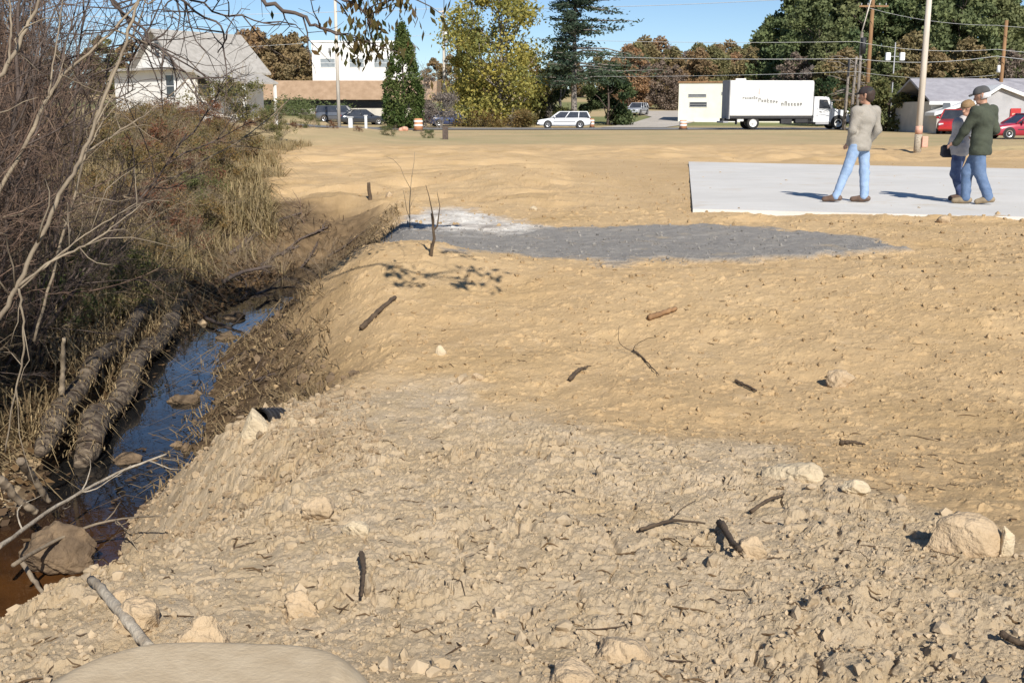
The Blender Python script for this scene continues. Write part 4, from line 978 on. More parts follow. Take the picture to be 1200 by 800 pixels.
part_box(bt, 'mud_flap', (-4.1, -.95, .38), (.06, .5, .5), M['black'], 0); part_box(bt, 'lift_gate', (bx - Lb / 2 - .28, 0, .5), (.4, 2.2, .14), M['grey_wall'])
part_box(bt, 'step_guard', (-3.8, -1.0, .62), (.55, .1, .3), M['white_paint'])
xc = 2.15
prof = [(xc, .55), (xc + 2.95, .55), (xc + 3.02, .75), (xc + 3.0, 1.28), (xc + 2.85, 1.45), (xc + 1.62, 1.62), (xc + 1.22, 2.48), (xc + 1.0, 2.56), (xc, 2.56)]
b = MB(); b.prism(prof, 1, -1.03, 1.03); cbm = b.build('cab', M['white_gloss'], bt); m_ = cbm.modifiers.new('b', 'BEVEL'); m_.width = .06; m_.segments = 3; m_.limit_method = 'ANGLE'
for s in (-1, 1):
    b = MB(); b.prism([(xc + .42, 1.62), (xc + 1.36, 1.60), (xc + 1.06, 2.32), (xc + .42, 2.34)], 1, s * 1.03, s * 1.045); b.build('window', M['glass'], bt)
    b = MB(); b.prism([(xc + .3, .72), (xc + .33, .72), (xc + .33, 2.4), (xc + .3, 2.4)], 1, s * 1.03, s * 1.036); b.prism([(xc + 1.42, .72), (xc + 1.45, .72), (xc + 1.45, 1.6), (xc + 1.42, 1.6)], 1, s * 1.03, s * 1.036); dr = b.build('door', M['grey_wall'], bt)
    part_box(dr, 'handle', (xc + .55, s * 1.05, 1.35), (.18, .04, .05), M['black'], 0)
    part_box(bt, 'mirror', (xc + 1.35, s * 1.28, 1.65), (.1, .24, .5), M['white_paint'], .03); part_box(bt, 'headlight', (xc + 2.98, s * .78, .95), (.1, .34, .24), M['lamp_glass'])
    part_box(bt, 'cab_step', (xc + .75, s * .98, .38), (1.1, .14, .22), M['grey_wall'])
    b = MB(); n = 22; t_ = np.linspace(-.15, math.pi + .15, n)
    for tt in (0,):
        ring_ = np.stack([xc + 2.05 + np.cos(t_) * .62, np.full(n, s * 1.035), .5 + np.sin(t_) * .62], 1); b.add(np.concatenate([[[xc + 2.05, s * 1.035, .5]], ring_]), [(0, 1 + i, 2 + i) for i in range(n - 1)])
    b.build('wheel_arch', M['black'], bt); wheel(bt, (xc + 2.05, s * .93, .5), .5, .28, M['rim_white'], s)
    wheel(bt, (-2.75, s * .95, .5), .5, .3, M['rim_white'], s); wheel(bt, (-2.75, s * .62, .5), .5, .26, M['rim_white'], s)
b = MB(); V = [(xc + 1.64, -.9, 1.64), (xc + 1.64, .9, 1.64), (xc + 1.245, .82, 2.46), (xc + 1.245, -.82, 2.46)]; b.add(np.array(V) + np.array([.02, 0, .01]), [(0, 1, 2, 3)]); b.build('windscreen', M['glass'], bt)
part_box(bt, 'bumper', (xc + 3.05, 0, .42), (.2, 2.1, .3), M['grey_wall'], .04); part_box(bt, 'grille', (xc + 3.0, 0, .85), (.06, 1.1, .45), M['black'])
# faded lettering and emblem on the side towards us: too worn to read, so worn strokes of the same size
r = np.random.default_rng(5)
def lettering(cx_, cz, w, h, slope, m, nm='lettering', st=.6):
    b = MB(); x = -w / 2
    while x < w / 2:
        lw = h * r.uniform(.42, .62); hh = h * r.choice([.68, .68, 1.0]); z = cz + slope * x; y = -1.2045
        k = r.integers(0, 4); s = h * .24
        def bar(x0, z0, dx, dz): b.box((cx_ + x0 + dx / 2, y, z0), (dx, .006, dz))
        bar(x, z, s, hh)
        if k == 0: bar(x + s, z + hh - s, lw - 2 * s, s); bar(x + lw - s, z, s, hh)
        elif k == 1: bar(x + s, z, lw - s, s); bar(x + s, z + hh * .45, lw - s, s)
        elif k == 2: bar(x + s, z, lw - 2 * s, s); bar(x + lw - s, z, s, hh)
        else: bar(x + s, z + hh - s, lw - s, s); bar(x + lw - s, z + hh * .3, s, hh * .5)
        x += lw + h * .16
    b.build(nm, m, bt)
k_ = 88.5 / 1278
X = lambda px: (px - 918) * k_
lettering(X(872.5), bz + 1.28, 1.15, .27, -.02, M['ink']); lettering(X(893.5), bz + 1.02, 1.5, .33, -.09, M['ink']); lettering(X(922), bz + .78, 1.75, .37, 0, M['ink'])
lettering(X(876), bz + .62, 1.6, .1, 0, M['ink_teal']); lettering(X(909), bz + 1.98, 1.5, .14, 0, mat('faint_lettering', (.62, .62, .62)))
b = MB(); b.prism([(X(882), bz + 1.75), (X(883.5), bz + 1.6), (X(885), bz + 1.75), (X(884.5), bz + 2.1), (X(883), bz + 2.2)], 1, -1.207, -1.2); b.box((X(882), -1.2045, bz + 1.5), (.14, .006, .1)); b.build('emblem', M['ink_red'], bt)

# small roadside things
def post(name, px, d, top, bot, w, m, label, cat, cap=None):
    p = at(px, bot, d); g = gs(p[0], p[1]); h_ = at(px, top, d)[2] - g
    o = thing(name, (p[0], p[1], g), label, cat); b = MB(); b.box((0, 0, -.1), (w, w, h_ + .1), bev=min(.02, w * .2)); b.build('shaft', m, o)
    if cap: b = MB(); b.box((0, 0, h_), (w * 1.5, w * 1.5, .06), bev=.015); b.build('cap', cap, o)
    return o
def barrel(px, d, h_, label, r0=.28):
    p = spot(px, d); o = thing('traffic_barrel', p, label, 'traffic barrel')
    b = MB(); b.tube([(0, 0, 0), (0, 0, .08)], [r0 * 1.3, r0 * 1.25], 14); b.build('base', M['black'], o, True)
    b = MB(); b.tube([(0, 0, .08), (0, 0, h_)], [r0 * 1.05, r0 * .9], 16); bo = b.build('drum', M['orange'], o, True)
    for f in (.4, .72): b = MB(); b.tube([(0, 0, h_ * f), (0, 0, h_ * f + .13)], [r0 * 1.05, r0 * 1.03], 16, cap=False); b.build('band', M['white_paint'], bo, True)
barrel(490, 84, 0.95, 'faded orange and white barrel in front of the cone-shaped evergreen', .34)
barrel(694, 97.8, .8, 'orange and white barrel behind the tail of the white station wagon', .2)
barrel(801, 88, .75, 'orange and white barrel near the left corner of the cream building', .3)
post('marker_post', 411, 88, 138, 146, .32, M['white_paint'], 'short white post in front of the black sedan', 'post', M['white_paint'])
post('marker_post', 429, 88, 136, 148, .2, M['white_paint'], 'thin white post right of the shorter white one', 'post', M['white_paint'])
post('wooden_stub', 522, 56, 148, 169, .28, M['bark_dark'], 'dark wooden stub post at the back edge of the sand', 'post')
p = spot(472, 84); o = sdf_mesh('road_stone', [((-.2, 0, .1), (.2, .05, .14), .16, .2), ((0, .1, .1), (.1, -.1, .2), .2, .16)], M['pinkish'], .04, .08); o.location = tuple(p); tag(o, 'pale pinkish stone by the road left of the orange barrel', 'stone')

# ------------------------------------------------------------------ the overgrown left bank
def xleft(y): return np.interp(y, _yl, _xl)
XB = lambda y: np.interp(y, [0, 12, 14, 16, 20, 26, 35, 44, 52, 60], [-3.0, -3.2, -3.3, -3.9, -5.0, -6.4, -8.4, -9.2, -9.5, -9.5])
r = np.random.default_rng(77)
def scatter(n, ylo, yhi, xw, dens, off=0.0, pw=1.0):
    y = ylo + (yhi - ylo) * r.random(n) ** pw; x = np.minimum(XB(y), xleft(y) - .15) - off - xw * r.random(n) ** 1.3
    k = vnoise(x * .8, y * .6, 301) * .6 + vnoise(x * 2.6, y * 2.2, 302) * .4 > dens
    x, y = x[k], y[k]; return np.stack([x, y, smooth_ground(x, y) - .02], 1)
def grass_stuff(name, P, h, w, m, label, **kw):
    V, F, t = blades(len(P), P, h, w, r, **kw)
    o = link(name, fast_mesh(name, V, [(F, 0)], [m], True, fattr=t)); return tag(o, label, 'grass', kind='stuff')
P = np.concatenate([scatter(8000, 10.2, 14.2, 4.0, .46, off=.55), scatter(24000, 14, 24, 5.0, .46, off=-.35), scatter(20000, 22, 46, 8, .42, off=-.8)])
hs_ = 1
grass_stuff('dry_grass', P, .40, .008, L['grass'], 'tall tan and green dry grass covering the left bank', lean=1.2, drop=.55)
P = np.concatenate([scatter(13000, 3.6, 13, 2.6, .40, off=.95), scatter(4000, 3.6, 6.4, 2.0, .40, off=.15), scatter(1500, 5.5, 12, 1.0, .35, off=.1)])
grass_stuff('dead_straw', P, .42, .006, L['straw'], 'dead straw and reeds lying along the foot of the left bank', lean=1.1, drop=.75)
# leaf litter and dead stems on both banks
n = 9000; y = r.uniform(3.8, 15, n); x = xleft(y) - .05 - 3.2 * r.random(n) ** 1.4
C = np.stack([x, y, smooth_ground(x, y) + .02 + .05 * r.random(n)], 1); V, F = leaf_quads(C, .032, r, .5, .6)
tag(link('leaf_litter', fast_mesh('leaf_litter', V, [(F, 0)], [L['dark_litter']], False, fattr=r.random(n))), 'brown dead leaves on the left bank', 'leaf litter', kind='stuff')
n = 2600; y = r.uniform(5.9, 15.5, n); t_ = r.random(n) ** 1.1; x = np.interp(y, _yr, _xr) + t_ * 1.15
P = np.stack([x, y, ground_z(x, y) + .005], 1)
V, F, t = blades(n, P, .11, .005, r, lean=2.2, drop=.46, dirb=(-.5, -.2)); t = .45 + .55 * t
tag(link('bank_straw', fast_mesh('bank_straw', V, [(F, 0)], [L['straw']], True, fattr=t)), 'torn roots and straw hanging from the cut right bank of the ditch', 'straw', kind='stuff')

n = 1100; a_ = r.uniform(0, 6.283, n); q_ = r.random(n) ** .8; x = -3.5 + 1.3 * q_ * np.cos(a_); y = 14.9 + 2.8 * q_ * np.sin(a_)
P = np.stack([x, y, ground_z(x, y) + .005], 1); V, F, t = blades(n, P, .13, .006, r, lean=1.9, drop=.6)
tag(link('ditch_debris', fast_mesh('ditch_debris', V, [(F, 0)], [L['dark_litter']], True, fattr=t)), 'tangle of dark roots and dead stems at the head of the ditch', 'debris', kind='stuff')
# bare thicket shrubs: five kinds, each shrub its own copy
SHR = []
for k_, (h_, spd, ns, dep, kd, m_) in enumerate([(2.7, .35, 6, 3, 5, 'twig'), (2.3, .55, 7, 3, 5, 'twig'), (3.3, .28, 5, 3, 5, 'twig'), (1.7, .8, 8, 3, 4, 'twig_tan'), (2.8, .5, 4, 3, 6, 'bark_dark')]):
    SHR.append((lines_mb(shrub_lines(400 + k_, h_, spd, ns, dep, kd, .016 if k_ != 3 else .011)).mesh('bare_shrub', M[m_], True)))
names_ = ['purple-brown bare shrub in the tangled thicket on the left', 'low tan bare shrub arching over the left bank', 'dark tall bare shrub at the back of the left thicket']
def shrub_copy(k, x, y, s, rz):
    o = link('bare_shrub', SHR[k], None, (x, y, gs(x, y))); o.rotation_euler = (r.normal() * .06, r.normal() * .06, rz); o.scale = (s, s, s * r.uniform(.9, 1.15))
    i_ = 1 if k == 3 else (2 if k == 4 else 0)
    tag(o, names_[i_], 'shrub', ['purple-brown bare shrubs of the thicket', 'low tan bare shrubs on the left bank', 'dark tall bare shrubs behind the thicket'][i_])
for q in range(84):
    y = r.uniform(4.8, 10.2) if q % 5 else r.uniform(11, 15); px = r.uniform(-330, 60) if q % 5 else r.uniform(-90, 20); x = (px - 600) / 1278 * y
    x = min(x, xleft(y) - 1.0 - .7 * r.random()); shrub_copy(int(r.choice([0, 1, 2, 0, 4])), x, y, r.uniform(.7, 1.05) * (.62 + .035 * y) * (.7 if q % 5 == 0 else 1), r.uniform(0, 6.3))
for q in range(30):
    y = r.uniform(5.0, 13); x = min((r.uniform(0, 200) - 600) / 1278 * y, xleft(y) - 1.15 - .8 * r.random()); shrub_copy(3, x, y, r.uniform(.4, .75), r.uniform(0, 6.3))
for q in range(20):
    y = r.uniform(16, 30); px = r.uniform(-80, 60); shrub_copy(int(r.choice([0, 4, 2, 1])), (px - 600) / 1278 * y, y, r.uniform(1.0, 1.5), r.uniform(0, 6.3))
for q in range(16):
    a_ = r.uniform(0, 6.283); q_ = math.sqrt(r.random()); shrub_copy(3, -3.5 + 1.1 * q_ * math.cos(a_), 14.8 + 2.2 * q_ * math.sin(a_), r.uniform(.16, .34), r.uniform(0, 6.3))
# leafy dry brush between the thicket and the house
BR = []
for k_, lf in enumerate(['brush', 'brushred', 'olive']):
    rr2 = np.random.default_rng(500 + k_); K = MB()
    for q in range(26):
        c = (rr2.normal() * .55, rr2.normal() * .55, rr2.uniform(.12, 1.35)); s_ = rr2.uniform(.18, .42)
        clump_leaves(K, c, (s_, s_, s_ * .9), 110, .045, rr2, rr2.uniform(.05, .95), shell=.1, aspect=.5)
    BR.append((lines_mb(shrub_lines(520 + k_, 1.7, .6, 10, 2, 6, .012)).mesh('stem', M['twig_tan'], True), K.mesh('foliage', L[lf], tint=True)))
bl = ['yellowish-brown brush bush at the top of the left bank', 'russet brush bush in front of the farmhouse', 'dull green brush bush among the left bank grass']
bgp = ['yellowish-brown brush bushes on the left bank', 'russet brush bushes by the farmhouse', 'dull green brush bushes on the left bank']
def brush(k, px, d, s):
    p = spot(px, d); o = thing('brush_bush', p, bl[k], 'bush', bgp[k], r.uniform(0, 6.3)); s = s * (.55 if k < 2 else (1 if d > 55 else .8)); o.scale = (s, s, s * r.uniform(.8, 1.1)); link('stem', BR[k][0], o); link('foliage', BR[k][1], o)
for px, d, s in [(140, 18, .8), (165, 22, .9), (120, 15, .75), (185, 26, 1.0), (150, 28, 1.2), (205, 30, 1.1), (178, 34, 1.3), (232, 33, 1.0), (215, 24, .7), (250, 38, 1.1), (100, 20, 1.0), (130, 32, 1.3), (60, 18, 1.0), (225, 16, .7), (165, 13.5, .6), (250, 20, .8), (280, 27, 1.0), (185, 17.5, .8), (195, 40, 1.3), (160, 44, 1.5)]: brush(0, px, d, s)
for px, d, s in [(200, 44, 1.2), (222, 47, 1.3), (240, 43, 1.1), (262, 46, 1.0), (180, 48, 1.4), (255, 34, .7), (285, 48, .7), (238, 52, 1.5), (210, 54, 1.5), (150, 20, .6), (175, 16, .8), (215, 19, .8), (190, 20, .9), (240, 24, .9), (265, 30, 1.0), (150, 15, .8), (205, 15, .6), (300, 52, .6), (345, 54, .45), (420, 56, .4), (390, 58, .5)]: brush(1, px, d, s)
for px, d, s in [(262, 60, 1.7), (280, 62, .9), (310, 50, .8), (270, 30, .45), (245, 22, .4), (225, 17, .45), (325, 48, .7), (120, 12, .5), (80, 11, .6), (45, 10, .6), (320, 56, .8), (365, 57, .5), (455, 57, .45), (500, 58, .4)]: brush(2, px, d, s)

# saplings with pale stems crossing the near left of the view
def sapling(label, d, segs, name='bare_sapling', m='bark_pale', twigs=4, cat='sapling', seed=1):
    """segs: list of (pixel path, start radius, end radius, depth change); the first runs down to its root in the bank"""
    rs = np.random.default_rng(seed); b = MB(); T = []
    for path, ra, rb, dd in segs:
        k = len(path); P = np.array([at(q[0], q[1], d + dd * i / max(k - 1, 1)) for i, q in enumerate(path)])
        t = np.linspace(0, k - 1, k * 5); P2 = np.stack([np.interp(t, np.arange(k), P[:, j]) for j in range(3)], 1)
        for _ in range(2): P2[1:-1] = (P2[:-2] + 2 * P2[1:-1] + P2[2:]) / 4
        P2[1:-1] += rs.normal(size=(len(P2) - 2, 3)) * ra * .2
        b.tube(P2, np.linspace(ra, rb, len(P2)) * .54, 7)
        for q in range(twigs):
            i = rs.integers(3, len(P2) - 1); dr = P2[i] - P2[i - 1]; dr /= np.linalg.norm(dr); dr = dr + rs.normal(size=3) * .6; dr /= np.linalg.norm(dr); Lt = rs.uniform(.15, .5)
            t_ = MB(); t_.tube(curve(P2[i], P2[i] + dr * Lt, .12, 5, rs), np.linspace(ra * .25, .0015, 5), 4); T.append(t_)
    o = b.build(name, M[m], None, True, fix=False); tag(o, label, cat)
    for t_ in T: t_.build('twig', M[m], o, True, fix=False)
    return o
sapling('pale sapling rising from the left edge with a long double fork to the right', 4.6, [([(-60, 470), (-5, 378), (22, 335), (52, 270), (81, 209), (101, 175), (118, 125), (140, 70), (160, 5), (172, -40)], .022, .010, .5), ([(22, 335), (60, 306), (100, 288), (130, 268), (165, 240)], .012, .005, .3), ([(24, 338), (70, 297), (110, 268), (160, 238)], .008, .004, .3), ([(22, 338), (28, 375), (27, 420), (15, 470), (6, 530)], .010, .006, .1)], seed=3)
sapling('leaning pale sapling forking beside the farmhouse gable', 6.2, [([(-70, 330), (-10, 240), (32, 165), (57, 112), (72, 88), (120, 50), (158, 8), (180, -30)], .026, .010, .8), ([(72, 88), (92, 98), (120, 110), (150, 118)], .009, .004, .4), ([(57, 112), (62, 75), (70, 30), (75, -20)], .010, .005, .2)], seed=4)
sapling('thin pale sapling leaning to the right over the brown brush', 6.8, [([(40, 400), (70, 290), (101, 179), (112, 140), (128, 90), (160, 35), (175, -10)], .018, .008, .6), ([(101, 179), (135, 158), (175, 131), (216, 98), (240, 62)], .014, .004, .6), ([(88, 205), (104, 175), (118, 145), (140, 120)], .010, .005, .3)], seed=5)
sapling('long dead branch slanting up towards the brown-roofed building', 8.5, [([(60, 262), (90, 240), (145, 231), (203, 209), (236, 190), (290, 160), (340, 116)], .022, .008, 2.5), ([(145, 231), (180, 236), (215, 228)], .010, .004, .4)], 'dead_branch', 'twig_tan', 5, 'branch', 6)
sapling('thick tan stem leaning up to the right at the top left corner', 5.4, [([(-80, 200), (-10, 105), (18, 62), (34, 28), (55, -20)], .024, .014, .4), ([(10, 75), (14, 30), (10, -20)], .012, .007, .2)], seed=7)
sapling('dark upright stems in the far left corner of the thicket', 7.0, [([(-10, 420), (8, 250), (20, 120), (22, 0), (24, -30)], .030, .016, .2), ([(20, 120), (45, 60), (80, -20)], .016, .008, .3), ([(8, 250), (30, 190), (66, 90), (95, -10)], .018, .008, .5)], 'dark_sapling', 'bark_dark', 8, seed=8)
sapling('slanting dark sapling right of the pale fork in the thicket', 8.0, [([(30, 420), (60, 300), (85, 190), (90, 95), (100, -20)], .022, .012, .4), ([(85, 190), (120, 110), (135, 40), (165, -20)], .014, .006, .5), ([(60, 300), (40, 180), (38, 60), (45, -20)], .014, .007, .4)], 'dark_sapling', 'bark_dark', 8, seed=9)

# tree on the left bank whose limbs reach over the ditch
o = thing('overhanging_tree', (-5.3, 7.2, gs(-5.3, 7.2)), 'tree overhanging from the left with dark limbs and a tuft of hanging leaves', 'tree')
base = np.array([-5.3, 7.2, gs(-5.3, 7.2)]); rt = np.random.default_rng(91)
T, B, K = MB(), MB(), MB()
tp = np.array([[0, 0, -.2], [.1, .05, 1.2], [.3, .1, 2.2], [.5, .1, 3.3], [.6, .2, 4.6]]); T.tube(tp, [.16, .13, .11, .09, .06], 9); T.build('trunk', M['bark_dark'], o, True, fix=False)
def limb(pts, ra, rb, ntw, nleaf, tipleaf, lsz=.034, tl=(.25, .7), high=False):
    def hi(P):                                                    # keeps the unseen shading limbs above the view
        P = np.array(P, float)
        if high: P[..., 2] = np.maximum(P[..., 2], CAMZ + .16 * P[..., 1] + .1)
        return P
    P = np.array(pts); k = len(P); t = np.linspace(0, k - 1, k * 5); P2 = np.stack([np.interp(t, np.arange(k), P[:, j]) for j in range(3)], 1)
    for _ in range(3): P2[1:-1] = (P2[:-2] + 2 * P2[1:-1] + P2[2:]) / 4
    P2[1:-1] += rt.normal(size=(len(P2) - 2, 3)) * .012
    B.tube(P2 - base, np.linspace(ra, rb, len(P2)), 6)
    for q in range(ntw):
        i = rt.integers(len(P2) // 3, len(P2) - 1); dr = rt.normal(size=3) * .7 + np.array([.35, 0, -.25]); dr /= np.linalg.norm(dr); Lt = rt.uniform(*tl)
        tw = hi(curve(P2[i], P2[i] + dr * Lt, .1, 5, rt)); B.tube(tw - base, np.linspace(.006, .002, 5), 4)
        for z in range(3):
            s0 = rt.integers(1, 4); e = hi(tw[s0] + (rt.normal(size=3) + np.array([0, 0, -.2])) * Lt * .35); B.tube(curve(tw[s0], e, .1, 4, rt) - base, np.linspace(.003, .0015, 4), 3)
            n = rt.poisson(nleaf)
            if n: C = hi(e + rt.normal(size=(n, 3)) * .05); V, F = leaf_quads(C - base, lsz, rt, 0, .45, np.array([0, 0, -.8])); K.add(V, F, 0, rt.random(n))
    if tipleaf: 
        for q in range(7):
            c = P2[-1] + rt.normal(size=3) * np.array([.14, .12, .11]) + np.array([.08, 0, -.02]); n = tipleaf // 7
            B.tube(curve(P2[-2], c, .1, 4, rt) - base, np.linspace(.006, .002, 4), 4)
            V, F = leaf_quads(hi(c + rt.normal(size=(n, 3)) * .07) - base, lsz, rt, 0, .42, np.array([0, 0, -.9])); K.add(V, F, 0, np.clip(rt.uniform(0, 1) * .6 + .4 * rt.random(n), 0, 1))
dz = 7.6
t3 = base + tp[3]
limb([t3, at(60, -150, 7.4), at(200, -60, 7.5), at(300, -2, dz), at(345, 16, dz), at(378, 34, dz), at(402, 44, dz)], .026, .008, 4, 0.2, 70)
limb([at(345, -30, dz), at(390, -8, dz), at(425, 10, dz), at(434, 20, dz)], .012, .005, 2, 1, 240)
limb([at(345, -30, dz), at(420, -40, dz), at(470, -25, dz), at(472, -6, dz)], .012, .005, 1, .5, 50)
limb([t3, at(60, -150, 7.4), at(345, -30, dz)], .03, .014, 3, .5, 0)
limb([t3, at(0, -90, 7.2), at(110, -20, 7), at(150, 20, 6.9), at(195, 60, 6.8), at(225, 98, 6.8)], .016, .004, 14, .03, 0)
limb([t3, at(60, -80, 7.6), at(190, -20, 7.8), at(260, 18, 7.9), at(330, 28, 8)], .016, .004, 14, .03, 0)
limb([at(120, -30, 7), at(140, 10, 7), at(160, 45, 7.1), at(150, 110, 7.2)], .012, .004, 8, .05, 0)
limb([at(60, -60, 7.3), at(200, -10, 7.3), at(268, 40, 7.4), at(255, 62, 7.4)], .012, .004, 9, .1, 0)
# unseen limbs added above the view so their leaves shade the mound
def shade_limb(x, y, z, n):
    P2 = np.array([[-4.7, 7.4, 3.4], [(x - 4.7) / 2, (y + 7.4) / 2 - .2, z + .35], [x, y, z]]); limb([tuple(q) for q in P2], .03, .008, 10, 7, n * 2, .06, (.3, .9), True)
for x, y, z, n in [(-.75, 9.1, 2.75, 260), (-.45, 9.3, 2.8, 280), (-.1, 9.4, 2.75, 220), (-1.1, 8.6, 2.85, 170), (-1.25, 7.7, 2.8, 330), (-.9, 7.2, 2.85, 260), (-1.5, 7.9, 2.9, 300), (.5, 5.5, 2.6, 14), (-1.8, 8.4, 2.9, 150)]: shade_limb(x, y, z, n)
B.build('limb', M['bark_dark'], o, True, fix=False); K.build('foliage', L['oak'], o, tint=True)

# fibre rolls along the water
M['roll'] = mat('weathered_fibre_roll', (0.225, 0.175, 0.12), (0.05, 0.034, 0.024), 0.95, 14, 1.0, 30, stretch=(.6, 1.7, 1.6), lo=.38, hi=.6)
def roll(path, z, r0, label):
    P = np.array([atz(px, py, z) for px, py in path]); k = len(P); t = np.linspace(0, k - 1, 46); P = np.stack([np.interp(t, np.arange(k), P[:, j]) for j in range(3)], 1)
    for _ in range(3): P[1:-1] = (P[:-2] + 2 * P[1:-1] + P[2:]) / 4
    P[:, 2] += .035 * np.sin(np.arange(46) * .33 + z * 9) + r.normal(size=46) * .006; P[:, 0] += .03 * np.sin(np.arange(46) * .41); P[:, 2] -= np.interp(np.arange(46), [0, 7, 38, 45], [.10, 0, 0, .08])
    b = MB(); b.tube(P, r0 * np.interp(np.arange(46), [0, 2, 6, 45], [.45, .8, 1, .8]) * (1 + .03 * np.sin(np.arange(46) * .7) + .05 * r.normal(size=46)), 20)
    V = b.V[0]; nz = fbm(V[:, 0] * 6 + V[:, 2] * 9, V[:, 1] * 7, 5, 3); C = np.repeat(P, 20, 0); b.V[0] = C + (V - C) * (1 + .30 * nz)[:, None]
    o = tag(b.build('erosion_log', M['roll'], None, True, fix=False), label, 'erosion log')
    for i in range(3, 44, 4):
        b = MB(); q = P[i]; d_ = P[i + 1] - P[i - 1]; d_ /= np.linalg.norm(d_); a = np.cross(d_, [0, 0, 1]); a /= np.linalg.norm(a); c = np.cross(a, d_); th_ = np.linspace(0, 6.283, 17)
        b.tube(np.array([q + (a * math.cos(u) + c * math.sin(u)) * r0 * 1.04 + d_ * .05 * math.sin(u + i) for u in th_]), .005, 4)
        b.build('binding_cord', M['stick_dark'], o, True, fix=False)
    n = 700; i = r.integers(0, 46, n); u = r.uniform(-.6, 3.7, n); C = P[i] + np.stack([np.cos(u) * r0, r.normal(size=n) * .1, np.sin(u) * r0 * 1.02], 1)
    V, F, t_ = blades(n, C, .05, .003, r, lean=1.6, drop=.7); 
    f_ = link('loose_fibre', fast_mesh('loose_fibre', V, [(F, 0)], [L['straw']], True, fattr=t_ * .9), o); f_['kind'] = 'stuff'
roll([(92, 528), (112, 498), (138, 462), (166, 422), (192, 386), (222, 345)], -.735, .09, 'long grey fibre roll lying right at the water edge')
roll([(44, 520), (66, 488), (92, 452), (122, 416), (150, 384), (186, 345)], -.61, .072, 'thinner fibre roll higher up the bank, left of the one at the water')

# stumps of debris where the ditch bends
def stick(path, ra, rb, label, m='stick_dark', lift=.01, group=None, name='stick', kids=0, seed=0, zs=None, n=6):
    rs = np.random.default_rng(seed + 1000)
    P = np.array([hit(*q) for q in path]) if zs is None else np.array([atz(q[0], q[1], z) for q, z in zip(path, zs)])
    k = len(P); t = np.linspace(0, k - 1, max(6, k * 3)); P = np.stack([np.interp(t, np.arange(k), P[:, j]) for j in range(3)], 1)
    if zs is None: P[:, 2] = np.maximum(P[:, 2], ground_z(P[:, 0], P[:, 1]) * .6 + P[:, 2] * .4) + lift + ra * .6
    t2 = np.linspace(0, len(P) - 1, 22); P = np.stack([np.interp(t2, np.arange(len(P)), P[:, j]) for j in range(3)], 1)
    for _ in range(3): P[1:-1] = (P[:-2] + 2 * P[1:-1] + P[2:]) / 4
    P[1:-1] += rs.normal(size=(len(P) - 2, 3)) * ra * .12
    b = MB(); b.tube(P, np.linspace(ra, rb, len(P)) * (1 + .08 * rs.normal(size=len(P))), n)
    for q in range(kids):
        i = rs.integers(1, len(P) - 1); dr = (P[i] - P[i - 1]) / np.linalg.norm(P[i] - P[i - 1]) + rs.normal(size=3) * .7; dr /= np.linalg.norm(dr)
        cv = curve(P[i], P[i] + dr * rs.uniform(.12, .4), .12, 9, rs); cv[1:-1] = (cv[:-2] + 2 * cv[1:-1] + cv[2:]) / 4; b.tube(cv, np.linspace(ra * .4, .0015, 9), 5)
    return tag(b.build(name, M[m], None, True, fix=False), label, 'stick', group)
stick([(-10, 648), (50, 602), (100, 574), (140, 552), (195, 532)], .012, .006, 'long pale branch lying across the ditch water', 'stick_pale', name='fallen_branch', kids=7, zs=[-.55, -.62, -.66, -.68, -.62])
stick([(15, 662), (60, 635), (110, 614), (150, 606), (190, 604)], .010, .004, 'thin branch below the long pale one, over the brown water', 'bark_pale', name='fallen_branch', kids=5, zs=[-.6, -.66, -.66, -.62, -.5], seed=4)
stick([(24, 655), (40, 680), (56, 702), (80, 712), (105, 700)], .013, .006, 'crooked root bending down to the brown water', 'bark_pale', name='root', kids=4, zs=[-.68, -.74, -.78, -.7, -.6], seed=5)
stick([(108, 690), (122, 706), (140, 732), (158, 752), (176, 768)], .012, .016, 'smooth pale grey stick on the clods at the bottom left', 'stick_pale', lift=.03, seed=6, n=9)
stick([(0, 560), (20, 585), (42, 600)], .022, .018, 'short pale broken stem at the left edge above the brown water', 'bark_pale', zs=[-.35, -.5, -.6], seed=7)
stick([(24, 540), (40, 560), (58, 588)], .024, .016, 'pale splintered stem leaning into the ditch', 'bark_pale', zs=[-.35, -.5, -.68], seed=8)
stick([(72, 462), (74, 430), (75, 396)], .022, .014, 'broken upright stub standing behind the fibre rolls', 'bark_pale', zs=[-.55, -.35, -.12], seed=9)
stick([(270, 300), (300, 275), (330, 258), (352, 250)], .036, .02, 'dark brown log lying at the head of the ditch', 'bark_dark', lift=.0, seed=10, kids=3, n=8)
stick([(262, 330), (285, 318), (318, 312)], .03, .02, 'dark log across the upper water', 'bark_dark', zs=[-.7, -.68, -.66], seed=11, kids=4)
stick([(240, 372), (262, 382), (285, 390)], .022, .014, 'short dark limb in the water between the two pools', 'bark_dark', zs=[-.8, -.8, -.82], seed=12, kids=5)
stick([(300, 345), (318, 338), (345, 336)], .018, .012, 'dark twig bridging the farthest pool', 'bark_dark', zs=[-.76, -.78, -.72], seed=13, kids=5)
stick([(423, 386), (440, 370), (463, 349)], .022, .016, 'thick dark stick on the slope below the shaded mound', seed=14)
stick([(668, 446), (678, 437), (688, 431)], .017, .006, 'short dark chip of wood in the middle of the smooth slope', seed=15)
stick([(862, 449), (874, 454), (886, 460)], .010, .007, 'dark straight twig right of the middle of the smooth slope', seed=16)
stick([(842, 626), (852, 644), (860, 664), (866, 668)], .013, .009, 'black twig stuck steeply among the pale clods', lift=.03, seed=17)
stick([(750, 628), (790, 622), (826, 618)], .007, .003, 'thin dark root lying left of the black steep twig', seed=18, kids=2)
stick([(742, 408), (758, 424), (772, 440)], .007, .003, 'fine forked root near the middle of the slope', seed=19, kids=4)
